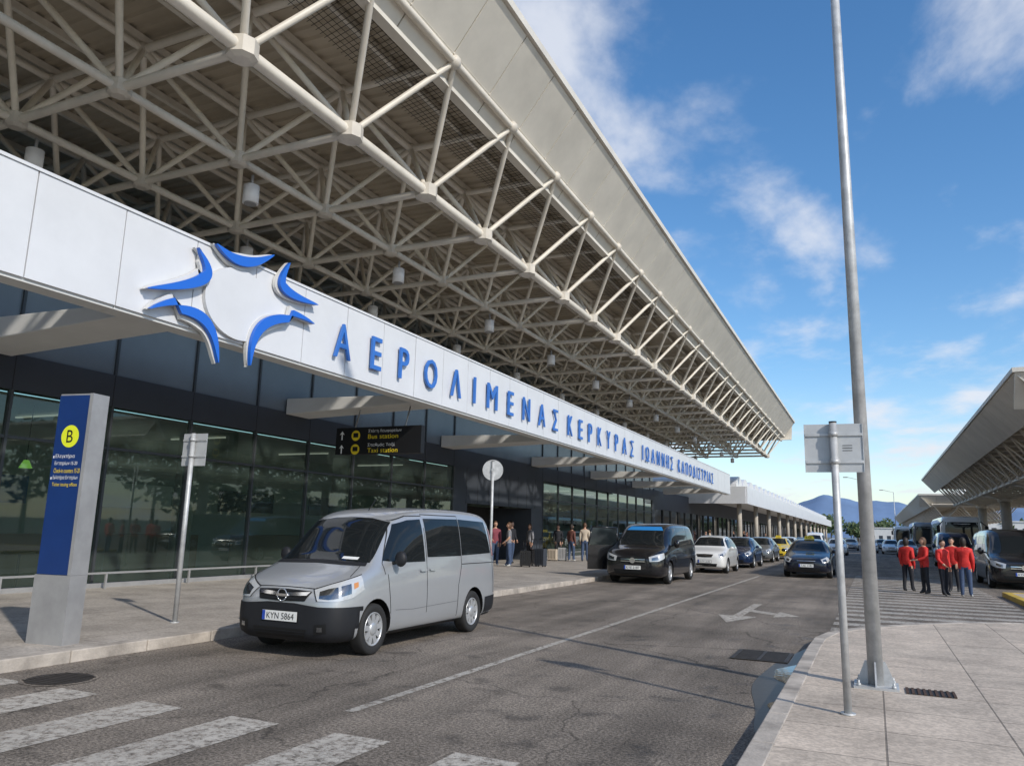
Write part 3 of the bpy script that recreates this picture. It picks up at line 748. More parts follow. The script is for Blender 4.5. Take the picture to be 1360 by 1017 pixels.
class Veh:
    def __init__(s, name, loc, st, axles, wr, paint, rz=0, sub=2, wc=.9, track=None, rimstyle=9):
        s.root = empty(name, loc, rz); s.parts = {}; s.wc = wc; s.L = st[-1][0]
        s.w = max(q[4] for q in st); s.axles = axles; s.wr = wr
        bm = bmesh.new(); rings = []
        for q in st:
            h = half_ring(*q); pts = [(x, q[0], z) for x, z in h] + [(-x, q[0], z) for x, z in h[-2:0:-1]]
            rings.append([bm.verts.new(p_) for p_ in pts])
        nR = len(rings[0])
        for a, b in zip(rings[:-1], rings[1:]):
            for i in range(nR):
                j = (i + 1) % nR; bm.faces.new((a[i], a[j], b[j], b[i]))
        for rg in (rings[0], rings[-1]):
            bm.faces.new((rg[0], rg[1], rg[-1])); bm.faces.new((rg[10], rg[11], rg[9]))
            for i in range(1, 9): bm.faces.new((rg[i], rg[i + 1], rg[nR - i - 1], rg[nR - i]))
        bmesh.ops.recalc_face_normals(bm, faces=bm.faces)
        me = bpy.data.meshes.new("tmp"); bm.to_mesh(me); bm.free()
        for m_ in (paint, M['vent']): me.materials.append(m_)
        o = bpy.data.objects.new("tmp", me); COL.objects.link(o)
        sb = o.modifiers.new("s", 'SUBSURF'); sb.levels = sub; sb.render_levels = sub
        c = MB("cut", [paint, M['vent']])
        for a in axles:
            for sd in (-1, 1): c.tube((sd * (s.w - .27), a, wr + .01), (sd * (s.w + .3), a, wr + .01), wr * 1.16, n=28, mi=1)
        cu = c.build(recalc=True)
        bo = o.modifiers.new("b", 'BOOLEAN'); bo.operation = 'DIFFERENCE'; bo.object = cu; bo.solver = 'EXACT'
        me2 = eval_mesh(o)
        bpy.data.objects.remove(o); bpy.data.objects.remove(cu)
        me2.polygons.foreach_set("use_smooth", [p_.material_index == 0 for p_ in me2.polygons])
        me2.name = "body"; bd = bpy.data.objects.new("body", me2); COL.objects.link(bd); bd.parent = s.root
        try:
            me2.set_sharp_from_angle(angle=math.radians(42))
        except Exception: pass
        s.bvh = BVHTree.FromPolygons([v.co for v in me2.vertices], [list(p_.vertices) for p_ in me2.polygons])
        s.wheels(track or s.w - .015, rimstyle)
    def part(s, name, m_):
        if name not in s.parts: s.parts[name] = MB(name, [])
        p_ = s.parts[name]
        if m_ not in p_.mats: p_.mats.append(m_)
        return p_, p_.mats.index(m_)
    def hit(s, mode, u, v, off):
        if mode in 'RL':
            sg = 1 if mode == 'R' else -1; o = Vector((sg * 4, u, v)); d_ = Vector((-sg, 0, 0))
        elif mode == 'F': o = Vector((u, -4, v)); d_ = Vector((0, 1, 0))
        elif mode == 'B': o = Vector((u, s.L + 4, v)); d_ = Vector((0, -1, 0))
        elif mode == 'T': o = Vector((u, v, 6)); d_ = Vector((0, 0, -1))
        else:
            t = math.radians(u); d_ = Vector((-math.sin(t), math.cos(t), 0)); o = Vector((0, s.wc, v)) - d_ * 5
        h = s.bvh.ray_cast(o, d_)
        if h[0] is None:
            h = s.bvh.find_nearest(o + d_ * 3.5)
        nn = h[1]
        if nn.dot(d_) > 0: nn = -nn
        return h[0] + nn * off
    def patch(s, mode, top, bot, part, m_, n=10, m=5, off=.004, both=True):
        def rs(pl, t):
            x = t * (len(pl) - 1); i = min(int(x), len(pl) - 2); f = x - i
            return (pl[i][0] + (pl[i + 1][0] - pl[i][0]) * f, pl[i][1] + (pl[i + 1][1] - pl[i][1]) * f)
        mb, mi = s.part(part, m_); b = len(mb.v)
        for j in range(m + 1):
            for i in range(n + 1):
                a, c = rs(top, i / n), rs(bot, i / n); t = j / m
                mb.v.append(tuple(s.hit(mode, a[0] + (c[0] - a[0]) * t, a[1] + (c[1] - a[1]) * t, off)))
        for j in range(m):
            for i in range(n):
                q = b + j * (n + 1) + i; mb.face([q, q + 1, q + n + 2, q + n + 1], mi, True)
    def sides(s, top, bot, part, m_, **k):
        s.patch('R', top, bot, part, m_, **k); s.patch('L', top, bot, part, m_, **k)
    def mirror(s, mode, top, bot, part, m_, **k):
        s.patch(mode, top, bot, part, m_, **k); s.patch(mode, [(-a, b) for a, b in top], [(-a, b) for a, b in bot], part, m_, **k)
    def seam(s, mode, pts, wd=.009, m_=None, n=8):
        m_ = m_ or M['seam']
        for a, b in zip(pts[:-1], pts[1:]):
            dx, dy = b[0] - a[0], b[1] - a[1]; l = math.hypot(dx, dy) or 1; ox, oy = -dy / l * wd / 2, dx / l * wd / 2
            s.patch(mode, [(a[0] + ox, a[1] + oy), (b[0] + ox, b[1] + oy)], [(a[0] - ox, a[1] - oy), (b[0] - ox, b[1] - oy)], "panel_gaps", m_, n=n, m=1, off=.0025)
    def sseam(s, pts, **k): s.seam('R', pts, **k); s.seam('L', pts, **k)
    def wheels(s, tr, style):
        mb = MB("wheels", [M['tyre'], M['rim'], M['rimdk']]); r = s.wr
        for a in s.axles:
            for sg in (-1, 1):
                c = (sg * (tr), a, r); ww = .2
                pr = [(-ww, r * .62), (-ww, r * .9), (-ww + .025, r * .985), (-ww + .06, r), (-.06, r), (-.02, r * .985), (-.0, r * .92), (-.004, r * .72), (-.02, r * .66)]
                mb.lathe_x(c, [(sg * x, q) for x, q in pr], 36, 0)
                mb.lathe_x(c, [(sg * -.02, r * .66), (sg * -.010, r * .655), (sg * -.012, r * .61), (sg * -.045, r * .60)], 36, 1)
                mb.lathe_x(c, [(sg * -.075, r * .62), (sg * -.075, .001)], 36, 2, False)
                ns = style
                for k in range(ns):
                    t = 2 * math.pi * k / ns + .2
                    wa, wb_ = (.032, .034) if ns > 6 else (.045, .05)
                    ra, rb = .05, r * .62
                    dy, dz = math.cos(t), math.sin(t); py, pz = -dz, dy
                    P = []
                    for dx in (-.05, -.022):
                        for (rr, wq) in ((ra, wa), (rb, wb_)):
                            for q in (-1, 1): P.append((c[0] + sg * (dx + (0 if rr == ra else .004)), c[1] + dy * rr + py * wq * q, c[2] + dz * rr + pz * wq * q))
                    mb.hexa([P[0], P[2], P[3], P[1], P[4], P[6], P[7], P[5]], 1)
                mb.lathe_x(c, [(sg * -.045, .085), (sg * -.015, .075), (sg * -.008, .04), (sg * -.008, .001)], 24, 1)
        mb.build(s.root, recalc=True)
    def mirrors(s, sp, z, wx, m_, sz=(.11, .06, .09)):
        mb, mi = s.part("mirrors", m_)
        for sg in (-1, 1):
            mb.ell((sg * (wx + sz[0] * .9), sp, z), sz, mi, 14, 8); mb.tube((sg * (wx - .06), sp + .02, z - .06), (sg * (wx + .06), sp, z - .03), .025, n=8, mi=mi)
    def plate(s, txt, z, x0=0, front=True):
        p_ = s.hit('F', x0, z, .0); p2 = s.hit('F', x0, z - .05, 0); yf = min(p_.y, p2.y) - .022
        mb = MB("number_plate", [M['plate'], M['euro'], M['blacktext'], M['black']])
        mb.box(x0 - .27, x0 + .27, yf + .003, yf + .02, z - .065, z + .065, 3); mb.box(x0 - .26, x0 + .26, yf - .004, yf + .002, z - .056, z + .056, 0); mb.box(x0 - .258, x0 - .215, yf - .006, yf - .0045, z - .054, z + .054, 1)
        add_text(mb, txt, (x0 - .19, yf - .007, z - .036), (1, 0, 0), (0, 0, 1), .072, 2, .41); mb.build(s.root)
    def done(s):
        for p_ in s.parts.values(): p_.build(s.root)
        return s.root

# --- silver minivan (hero)
st = [(0, .30, .55, .64, .46, .44, .36), (.03, .23, .62, .73, .62, .60, .50), (.12, .19, .72, .83, .745, .73, .62), (.28, .18, .83, .92, .81, .79, .67), (.50, .18, .91, 1.0, .838, .82, .69),
      (.75, .18, .97, 1.085, .845, .825, .70), (.92, .18, 1.0, 1.20, .848, .828, .69), (1.15, .18, 1.02, 1.42, .848, .83, .67), (1.36, .18, 1.03, 1.61, .848, .83, .66), (1.56, .18, 1.04, 1.715, .848, .83, .665),
      (1.95, .18, 1.05, 1.785, .848, .83, .685), (2.6, .18, 1.06, 1.82, .848, .83, .70), (3.4, .18, 1.06, 1.82, .848, .83, .70), (4.0, .18, 1.06, 1.80, .846, .83, .69), (4.26, .19, 1.06, 1.76, .84, .82, .67), (4.37, .22, 1.04, 1.70, .82, .80, .64), (4.40, .30, 1.0, 1.58, .74, .72, .56)]
v = Veh("minivan", (-6.46, 7.48, 0), st, (.80, 3.56), .305, M['silver'], sub=2, wc=.95, rimstyle=9)
A_ = [-62, -45, -30, -12, 0, 12, 30, 45, 62]
v.patch('W', [(a, .60 if abs(a) > 25 else .63) for a in A_], [(a, .205) for a in A_], "bumper", M['plastic'], n=40, m=8, off=.012)
v.patch('F', [(-.40, .34), (.40, .34)], [(-.36, .25), (.36, .25)], "lower_grille", M['vent'], n=12, m=3, off=.016)
for z in (.285, .31): v.patch('F', [(-.38, z + .004), (.38, z + .004)], [(-.38, z - .004), (.38, z - .004)], "lower_grille", M['plastic'], n=12, m=1, off=.02)
v.mirror('F', [(.50, .40), (.64, .42)], [(.50, .29), (.64, .31)], "fog_recess", M['vent'], n=4, m=3, off=.016)
v.mirror('F', [(.54, .375), (.60, .38)], [(.54, .325), (.60, .33)], "fog_lamp", M['lampin'], n=4, m=3, off=.022)
v.patch('F', [(-.40, .765), (-.2, .775), (0, .78), (.2, .775), (.40, .765)], [(-.34, .655), (0, .645), (.34, .655)], "grille", M['vent'], n=16, m=3, off=.008)
v.mirror('F', [(.06, .735), (.39, .755)], [(.06, .70), (.35, .715)], "grille_chrome", M['chrome'], n=8, m=1, off=.018)
for z in (.675, .76): v.patch('F', [(-.35, z + .005), (.35, z + .005)], [(-.35, z - .005), (.35, z - .005)], "grille", M['plastic'], n=12, m=1, off=.014)
e = v.hit('F', 0, .715, .02); mb, mi = v.part("emblem", M['chrome'])
for k in range(24):
    t0, t1 = k * math.pi / 12, (k + 1) * math.pi / 12
    mb.tube((.07 * math.cos(t0), e.y - .008, .715 + .07 * math.sin(t0)), (.07 * math.cos(t1), e.y - .008, .715 + .07 * math.sin(t1)), .010, n=6, mi=mi)
mb.box(-.085, .085, e.y - .016, e.y - .004, .70, .73, mi)
v.mirror('W', [(26, .785), (38, .85), (50, .905), (61, .955)], [(29, .665), (40, .66), (52, .70), (63, .79)], "headlights", M['lamp'], n=14, m=6, off=.008)
v.mirror('W', [(30, .765), (36, .80), (42, .82)], [(30, .69), (36, .685), (42, .70)], "headlight_inner", M['lampin'], n=8, m=4, off=.011)
v.mirror('W', [(44, .83), (51, .86)], [(44, .72), (51, .75)], "headlight_inner", M['lampin'], n=6, m=3, off=.011)
v.mirror('W', [(53, .865), (57, .88)], [(53, .80), (57, .825)], "headlight_inner", M['orange'], n=4, m=2, off=.011)
v.mirror('W', [(25.4, .795), (38, .858), (50, .913), (62, .963)], [(25.4, .785), (38, .85), (50, .905), (62, .955)], "panel_gaps", M['seam'], n=12, m=1, off=.009)
v.mirror('W', [(25.6, .79), (29, .66)], [(25.0, .79), (28.4, .66)], "panel_gaps", M['seam'], n=5, m=1, off=.009)
v.plate("KYN 5864", .475)
v.patch('F', [(-.60, 1.60), (-.3, 1.65), (0, 1.66), (.3, 1.65), (.60, 1.60)], [(-.70, 1.09), (-.3, 1.105), (0, 1.11), (.3, 1.105), (.70, 1.09)], "windscreen", M['carglass'], n=20, m=10, off=.004)
v.patch('F', [(-.68, 1.088), (0, 1.108), (.68, 1.088)], [(-.70, 1.05), (0, 1.07), (.70, 1.05)], "cowl", M['plastic'], n=16, m=2, off=.006)
v.sides([(1.40, 1.575), (1.7, 1.635), (2.02, 1.655)], [(.98, 1.115), (1.5, 1.085), (2.02, 1.085)], "side_windows", M['carglass'], n=14, m=6)
v.sides([(2.10, 1.665), (3.12, 1.675)], [(2.10, 1.14), (3.12, 1.14)], "side_windows", M['carglass'], n=12, m=6)
v.sides([(3.15, 1.675), (4.10, 1.650)], [(3.15, 1.145), (4.20, 1.165)], "side_windows", M['carglass'], n=12, m=6)
v.seam('F', [(0, 1.12), (-.3, 1.20), (-.5, 1.32)], .018, M['black']); v.seam('F', [(.55, 1.12), (.3, 1.17), (.05, 1.24)], .018, M['black'])
for pts in ([(1.0, .95), (.96, 1.08), (1.38, 1.61), (1.7, 1.69), (2.07, 1.70)], [(1.06, .95), (1.13, .5), (1.15, .24)], [(2.07, 1.70), (2.07, .24)], [(2.07, .24), (1.15, .24)], [(2.07, 1.72), (3.13, 1.72), (3.13, 1.0), (3.02, .72), (3.0, .24)], [(3.14, 1.02), (4.3, 1.02)], [(4.2, 1.7), (4.28, .55)]): v.sseam(pts, wd=.012)
v.sseam([(2.07, .24), (3.0, .24)])
v.sseam([(1.25, .50), (1.7, .48), (3.0, .50)], wd=.006, m_=M['silver2'])
v.sides([(1.86, .99), (2.02, .99)], [(1.86, .955), (2.02, .955)], "handles", M['silver'], n=4, m=2, off=.03)
v.sides([(2.12, .99), (2.28, .99)], [(2.12, .955), (2.28, .955)], "handles", M['silver'], n=4, m=2, off=.03)
v.sides([(1.2, .245), (3.2, .245)], [(1.2, .20), (3.2, .20)], "side_skirts", M['plastic'], n=12, m=2, off=.008)
v.sides([(3.95, .50), (4.36, .52)], [(3.95, .22), (4.36, .24)], "rear_bumper", M['plastic'], n=8, m=4, off=.01)
v.sides([(4.24, 1.55), (4.34, 1.5)], [(4.27, 1.12), (4.37, 1.12)], "tail_lights", M['red'], n=4, m=5, off=.006)
v.seam('T', [(-.70, .40), (-.62, .78)], .010); v.seam('T', [(.70, .40), (.62, .78)], .010)
v.seam('F', [(-.5, .795), (-.25, .803), (0, .806), (.25, .803), (.5, .795)], .009)
v.mirrors(1.18, 1.14, .86, M['plastic'], (.085, .06, .10))
mb, mi = v.part("antenna", M['black']); mb.tube((0, 1.75, 1.74), (0, 1.95, 1.93), .006, n=5, mi=mi)
v.patch('F', [(.28, 1.155), (.52, 1.15)], [(.28, 1.125), (.52, 1.12)], "dashboard_papers", M['plate'], n=3, m=1, off=.006)
r = v.done(); r.scale = (1, .94, 1)

def big_van(name, loc, paint, sub=2, L=5.0, H=1.86, open_door=False, txt="KYE 2187", scale=1., rz=0):
    st = [(0, .34, .62, .74, .5, .48, .4), (.04, .26, .72, .86, .72, .70, .58), (.16, .2, .86, .98, .88, .86, .72), (.40, .19, .96, 1.06, .94, .92, .78), (.80, .19, 1.04, 1.14, .955, .93, .78),
          (1.0, .19, 1.06, 1.24, .955, .93, .77), (1.3, .19, 1.08, 1.50, .955, .93, .75), (1.6, .19, 1.1, 1.73, .955, .93, .735), (1.9, .19, 1.1, H - .05, .955, .93, .74), (2.4, .19, 1.1, H, .955, .93, .75),
          (3.6, .19, 1.1, H, .955, .93, .75), (L - .3, .19, 1.1, H - .02, .95, .925, .75), (L - .08, .2, 1.08, H - .08, .93, .90, .71), (L, .3, 1.02, H - .2, .84, .82, .62)]
    v = Veh(name, loc, st, (.95, L - 1.0), .335, paint, rz, sub=sub, wc=1.1, rimstyle=5)
    v.patch('F', [(-.56, 1.70), (0, 1.75), (.56, 1.70)], [(-.76, 1.15), (0, 1.17), (.76, 1.15)], "windscreen", M['carglass'], n=16, m=8)
    v.sides([(1.62, 1.68), (2.2, 1.73)], [(1.2, 1.16), (2.2, 1.14)], "side_windows", M['carglass'], n=10, m=5)
    v.sides([(2.3, 1.74), (3.6, 1.74)], [(2.3, 1.16), (3.6, 1.16)], "side_windows", M['carglass'], n=10, m=5)
    v.sides([(3.7, 1.74), (L - .3, 1.71)], [(3.7, 1.16), (L - .25, 1.18)], "side_windows", M['carglass'], n=10, m=5)
    v.patch('F', [(-.42, .80), (0, .84), (.42, .80)], [(-.36, .62), (0, .60), (.36, .62)], "grille", M['vent'], n=12, m=3, off=.008)
    for z in (.68, .74): v.patch('F', [(-.38, z + .014), (.38, z + .014)], [(-.38, z - .01), (.38, z - .01)], "grille_chrome", M['chrome'], n=10, m=1, off=.014)
    e = v.hit('F', 0, .71, .02); mb, mi = v.part("emblem", M['chrome']); mb.tube((0, e.y - .02, .71), (0, e.y, .71), .085, n=20, mi=mi)
    v.mirror('W', [(25, .82), (38, .90), (50, .95)], [(26, .68), (38, .70), (50, .80)], "headlights", M['lamp'], n=10, m=4, off=.008)
    v.mirror('W', [(29, .79), (38, .84)], [(29, .71), (38, .74)], "headlight_inner", M['lampin'], n=5, m=3, off=.012)
    v.patch('F', [(-.6, .44), (.6, .44)], [(-.55, .30), (.55, .30)], "lower_grille", M['vent'], n=12, m=3, off=.006)
    v.plate(txt, .50)
    for pts in ([(1.12, 1.1), (1.2, .7), (1.3, .28)], [(2.25, 1.78), (2.25, .28)], [(3.65, 1.78), (3.65, .6)], [(2.25, 1.08), (L - .2, 1.08)], [(1.3, .28), (3.4, .28)]): v.sseam(pts)
    v.sides([(2.05, 1.03), (2.2, 1.03)], [(2.05, .99), (2.2, .99)], "handles", paint, n=4, m=2, off=.03)
    v.sides([(L - .12, 1.6), (L - .05, 1.55)], [(L - .12, .9), (L - .04, .9)], "tail_lights", M['red'], n=3, m=4, off=.006)
    v.mirrors(1.38, 1.22, .96, paint, (.10, .07, .12))
    if open_door:
        mb, mi = v.part("open_door", paint); mb.hexa([(-.97, 1.25, .35), (-1.75, .85, .35), (-1.77, .89, .35), (-.97, 1.32, .35), (-.95, 1.25, 1.12), (-1.73, .85, 1.12), (-1.75, .89, 1.12), (-.95, 1.32, 1.12)], mi)
        mb.tube((-.88, 1.3, 1.12), (-.92, 1.35, 1.68), .025, n=6, mi=mi); mb.tube((-1.73, .87, 1.12), (-1.62, .95, 1.70), .025, n=6, mi=mi); mb.tube((-.90, 1.35, 1.68), (-1.62, .95, 1.70), .025, n=6, mi=mi)
        mb, mi = v.part("door_glass", M['carglass']); mb.poly([(-.92, 1.30, 1.13), (-1.72, .87, 1.13), (-1.62, .95, 1.69), (-.92, 1.33, 1.67)], mi)
        v.patch('F', [(-.5, 1.74), (.5, 1.74)], [(-.6, 1.62), (.6, 1.62)], "sun_strip", mat("sun_strip", (.02, .2, .5), .4), n=10, m=2, off=.007)
    r = v.done(); r.scale = (scale,) * 3
    return r
big_van("van", (-6.72, 23.4, 0), M['blackpaint'], open_door=True)
big_van("van", (4.42, 30.4, 0), M['blackpaint'], L=5.3, H=1.98, txt="KYH 3305")
big_van("van", (5.3, 40.5, 0), M['blackpaint'], sub=1, H=2.0)
big_van("van", (4.2, 50, 0), M['bluepaint'], sub=1, H=2.0)
big_van("van", (4.6, 98, 0), M['whitepaint'], sub=1, H=2.0); big_van("van", (-5.6, 86, 0), M['whitepaint'], sub=1, H=2.0)

def car(name, loc, paint, kind='sedan', sub=2, txt="KYT 4471", rz=0, taxi=False):
    if kind == 'sedan':
        st = [(0, .32, .5, .60, .48, .46, .38), (.04, .24, .57, .68, .68, .66, .55), (.18, .19, .64, .755, .80, .78, .65), (.45, .18, .73, .83, .865, .84, .71), (.9, .18, .81, .91, .885, .86, .73),
              (1.22, .18, .86, .975, .89, .865, .71), (1.5, .18, .885, 1.15, .89, .865, .66), (1.8, .18, .90, 1.33, .89, .865, .61), (2.1, .18, .91, 1.425, .89, .865, .59), (2.6, .18, .925, 1.46, .89, .865, .59),
              (3.1, .18, .935, 1.43, .89, .865, .585), (3.5, .18, .945, 1.31, .89, .865, .585), (3.85, .18, .95, 1.14, .885, .86, .62), (4.1, .18, .95, 1.055, .87, .845, .68), (4.42, .2, .92, 1.03, .84, .81, .67), (4.56, .26, .85, .95, .76, .73, .58), (4.6, .34, .75, .84, .6, .57, .45)]
        ax = (.88, 3.62); wr = .32; top = 1.36; wb = 1.0; ln = 4.6
        sw = [([(1.72, 1.24), (2.1, 1.36), (2.48, 1.385)], [(1.38, .95), (2.0, .955), (2.48, .96)]), ([(2.56, 1.385), (3.0, 1.37), (3.35, 1.29)], [(2.56, .965), (3.0, .97), (3.6, .99)])]
    else:
        st = [(0, .32, .55, .66, .48, .46, .38), (.04, .24, .62, .74, .66, .64, .53), (.15, .19, .70, .82, .76, .745, .62), (.38, .18, .79, .90, .81, .79, .67), (.7, .18, .86, .96, .825, .80, .67),
              (.95, .18, .90, 1.03, .828, .80, .66), (1.2, .18, .92, 1.22, .828, .80, .62), (1.45, .18, .93, 1.38, .828, .80, .585), (1.75, .18, .94, 1.47, .828, .80, .57), (2.2, .18, .95, 1.50, .828, .80, .58),
              (2.8, .18, .96, 1.47, .828, .80, .575), (3.2, .18, .97, 1.42, .825, .795, .56), (3.5, .2, .97, 1.30, .80, .77, .53), (3.66, .25, .93, 1.12, .76, .73, .52), (3.72, .33, .85, .98, .66, .63, .45)]
        ax = (.72, 3.1); wr = .295; top = 1.40; wb = 1.07; ln = 3.72
        sw = [([(1.42, 1.30), (1.75, 1.40), (2.05, 1.42)], [(1.1, 1.0), (1.6, 1.0), (2.05, 1.0)]), ([(2.12, 1.42), (2.7, 1.40), (2.95, 1.36)], [(2.12, 1.0), (2.7, 1.01), (3.15, 1.06)])]
    W_ = max(q[4] for q in st)
    v = Veh(name, loc, st, ax, wr, paint, rz, sub=sub, wc=1.0, rimstyle=5 if kind == 'sedan' else 7)
    v.patch('F', [(-.48, top), (0, top + .03), (.48, top)], [(-.64, wb), (0, wb + .01), (.64, wb)], "windscreen", M['carglass'], n=14, m=7)
    for a, b in sw: v.sides(a, b, "side_windows", M['carglass'], n=10, m=4)
    v.patch('B', [(-.45, top - .02), (.45, top - .02)], [(-.58, 1.09 if kind == 'sedan' else 1.06), (.58, 1.09 if kind == 'sedan' else 1.06)], "rear_window", M['carglass'], n=10, m=4)
    hz = .70 if kind == 'sedan' else .76
    v.mirror('W', [(30, hz + .0), (42, hz + .06), (53, hz + .10)], [(31, hz - .12), (42, hz - .10), (53, hz - .01)], "headlights", M['lamp'], n=10, m=4, off=.007)
    v.mirror('W', [(33, hz - .02), (41, hz + .02)], [(33, hz - .09), (41, hz - .07)], "headlight_inner", M['lampin'], n=5, m=3, off=.011)
    v.patch('F', [(-.34, hz - .01), (0, hz + .0), (.34, hz - .01)], [(-.28, hz - .12), (0, hz - .13), (.28, hz - .12)], "grille", M['vent'], n=10, m=2, off=.007)
    v.patch('F', [(-.34, hz - .055), (.34, hz - .055)], [(-.32, hz - .07), (.32, hz - .07)], "grille_chrome", M['chrome'], n=10, m=1, off=.012)
    v.patch('F', [(-.5, .39), (.5, .39)], [(-.45, .27), (.45, .27)], "lower_grille", M['vent'], n=10, m=2, off=.006)
    v.plate(txt, .47)
    a0, b0 = sw[0][1][0][0], sw[0][0][-1][0] + .04
    for pts in ([(a0 + .05, .95), (a0 + .1, .6), (a0 + .12, .27)], [(b0, top), (b0, .27)], [(a0 + .12, .27), (ax[1] - .45, .27)], [(ax[1] - .1 if kind == 'sedan' else ax[1], .98), (ax[1] - .38, .62)]): v.sseam(pts)
    v.sides([(b0 - .22, .86), (b0 - .06, .86)], [(b0 - .22, .83), (b0 - .06, .83)], "handles", paint, n=3, m=1, off=.025)
    v.mirrors(a0 + .16, 1.0, W_ - .02, paint, (.085, .06, .065))
    v.sides([(ln - .25, .90), (ln - .1, .86)], [(ln - .25, .75), (ln - .1, .74)], "tail_lights", M['red'], n=3, m=2, off=.006)
    if taxi:
        mb, mi = v.part("taxi_roof_sign", M['yell2']); mb.hexa([(-.2, 2.15, 1.45), (.2, 2.15, 1.45), (.2, 2.33, 1.45), (-.2, 2.33, 1.45), (-.15, 2.18, 1.58), (.15, 2.18, 1.58), (.15, 2.30, 1.58), (-.15, 2.30, 1.58)], mi)
        mb2, mi2 = v.part("taxi_text", M['blacktext']); add_text(mb2, "TAXI", (-.12, 2.15, 1.48), (1, 0, 0), (0, 0, 1), .07, mi2)
    return v.done()
car("car", (-6.25, 32.2, 0), M['whitepaint'], 'hatch', txt="KYM 2630")
car("car", (-6.15, 38.6, 0), M['bluepaint'], 'sedan')
car("taxi", (-2.38, 31.9, 0), M['navypaint'], 'sedan', txt="TAE 1183", taxi=True)
car("car", (-6.3, 48, 0), M['silver2'], 'sedan', 1); car("taxi", (-6.1, 56, 0), M['yellowpaint'], 'sedan', 1, taxi=True)
car("car", (-6.2, 64, 0), M['whitepaint'], 'hatch', 1); car("car", (-3.0, 74, 0), M['whitepaint'], 'sedan', 1); car("car", (-6.1, 76, 0), M['blackpaint'], 'sedan', 1)
car("car", (-2.6, 105, 0), M['silver2'], 'sedan', 1); car("car", (-.4, 92, 0), M['whitepaint'], 'hatch', 1)
car("car", (2.6, 74, 0), M['silver2'], 'hatch', 1); car("car", (1.6, 88, 0), M['whitepaint'], 'sedan', 1); car("car", (.9, 112, 0), M['blackpaint'], 'sedan', 1); car("car", (-4.6, 122, 0), M['whitepaint'], 'hatch', 1)

def bus(loc, paint, rz=0):
    st = [(0, .4, 1.1, 2.6, .95, .95, .85), (.06, .33, 1.15, 2.95, 1.15, 1.15, 1.05), (.25, .3, 1.2, 3.1, 1.24, 1.24, 1.14), (.8, .3, 1.2, 3.15, 1.25, 1.25, 1.16), (6, .3, 1.2, 3.15, 1.25, 1.25, 1.16), (11.3, .3, 1.2, 3.12, 1.25, 1.25, 1.16), (11.85, .34, 1.2, 3.0, 1.2, 1.2, 1.08), (12, .45, 1.1, 2.7, 1.05, 1.05, .9)]
    v = Veh("bus", loc, st, (2.6, 8.6), .48, paint, rz, sub=1, wc=2., rimstyle=7)
    v.patch('F', [(-.95, 2.75), (.95, 2.75)], [(-1.02, 1.15), (1.02, 1.15)], "windscreen", M['carglass'], n=10, m=6, off=.01)
    v.sides([(.5, 2.75), (11.4, 2.75)], [(.5, 1.55), (11.4, 1.55)], "side_windows", M['carglass'], n=20, m=4, off=.01)
    v.mirror('F', [(.65, .85), (1.0, .88)], [(.65, .68), (1.0, .70)], "headlights", M['lamp'], n=4, m=2, off=.012)
    v.patch('F', [(-.5, .9), (.5, .9)], [(-.5, .65), (.5, .65)], "grille", M['vent'], n=4, m=2, off=.012)
    mb, mi = v.part("mirrors", M['black'])
    for sg in (-1, 1): mb.tube((sg * 1.1, .1, 2.8), (sg * 1.4, -.3, 2.5), .03, n=6, mi=mi); mb.box(sg * 1.4 - .1, sg * 1.4 + .1, -.38, -.30, 2.05, 2.5, mi)
    v.plate("KYB 9012", .5); v.done()
bus((5.4, 60, 0), M['whitepaint']); bus((12.4, 46, 0), M['bluepaint']); bus((4.6, 82, 0), M['silver2']); bus((3.6, 110, 0), M['whitepaint'])

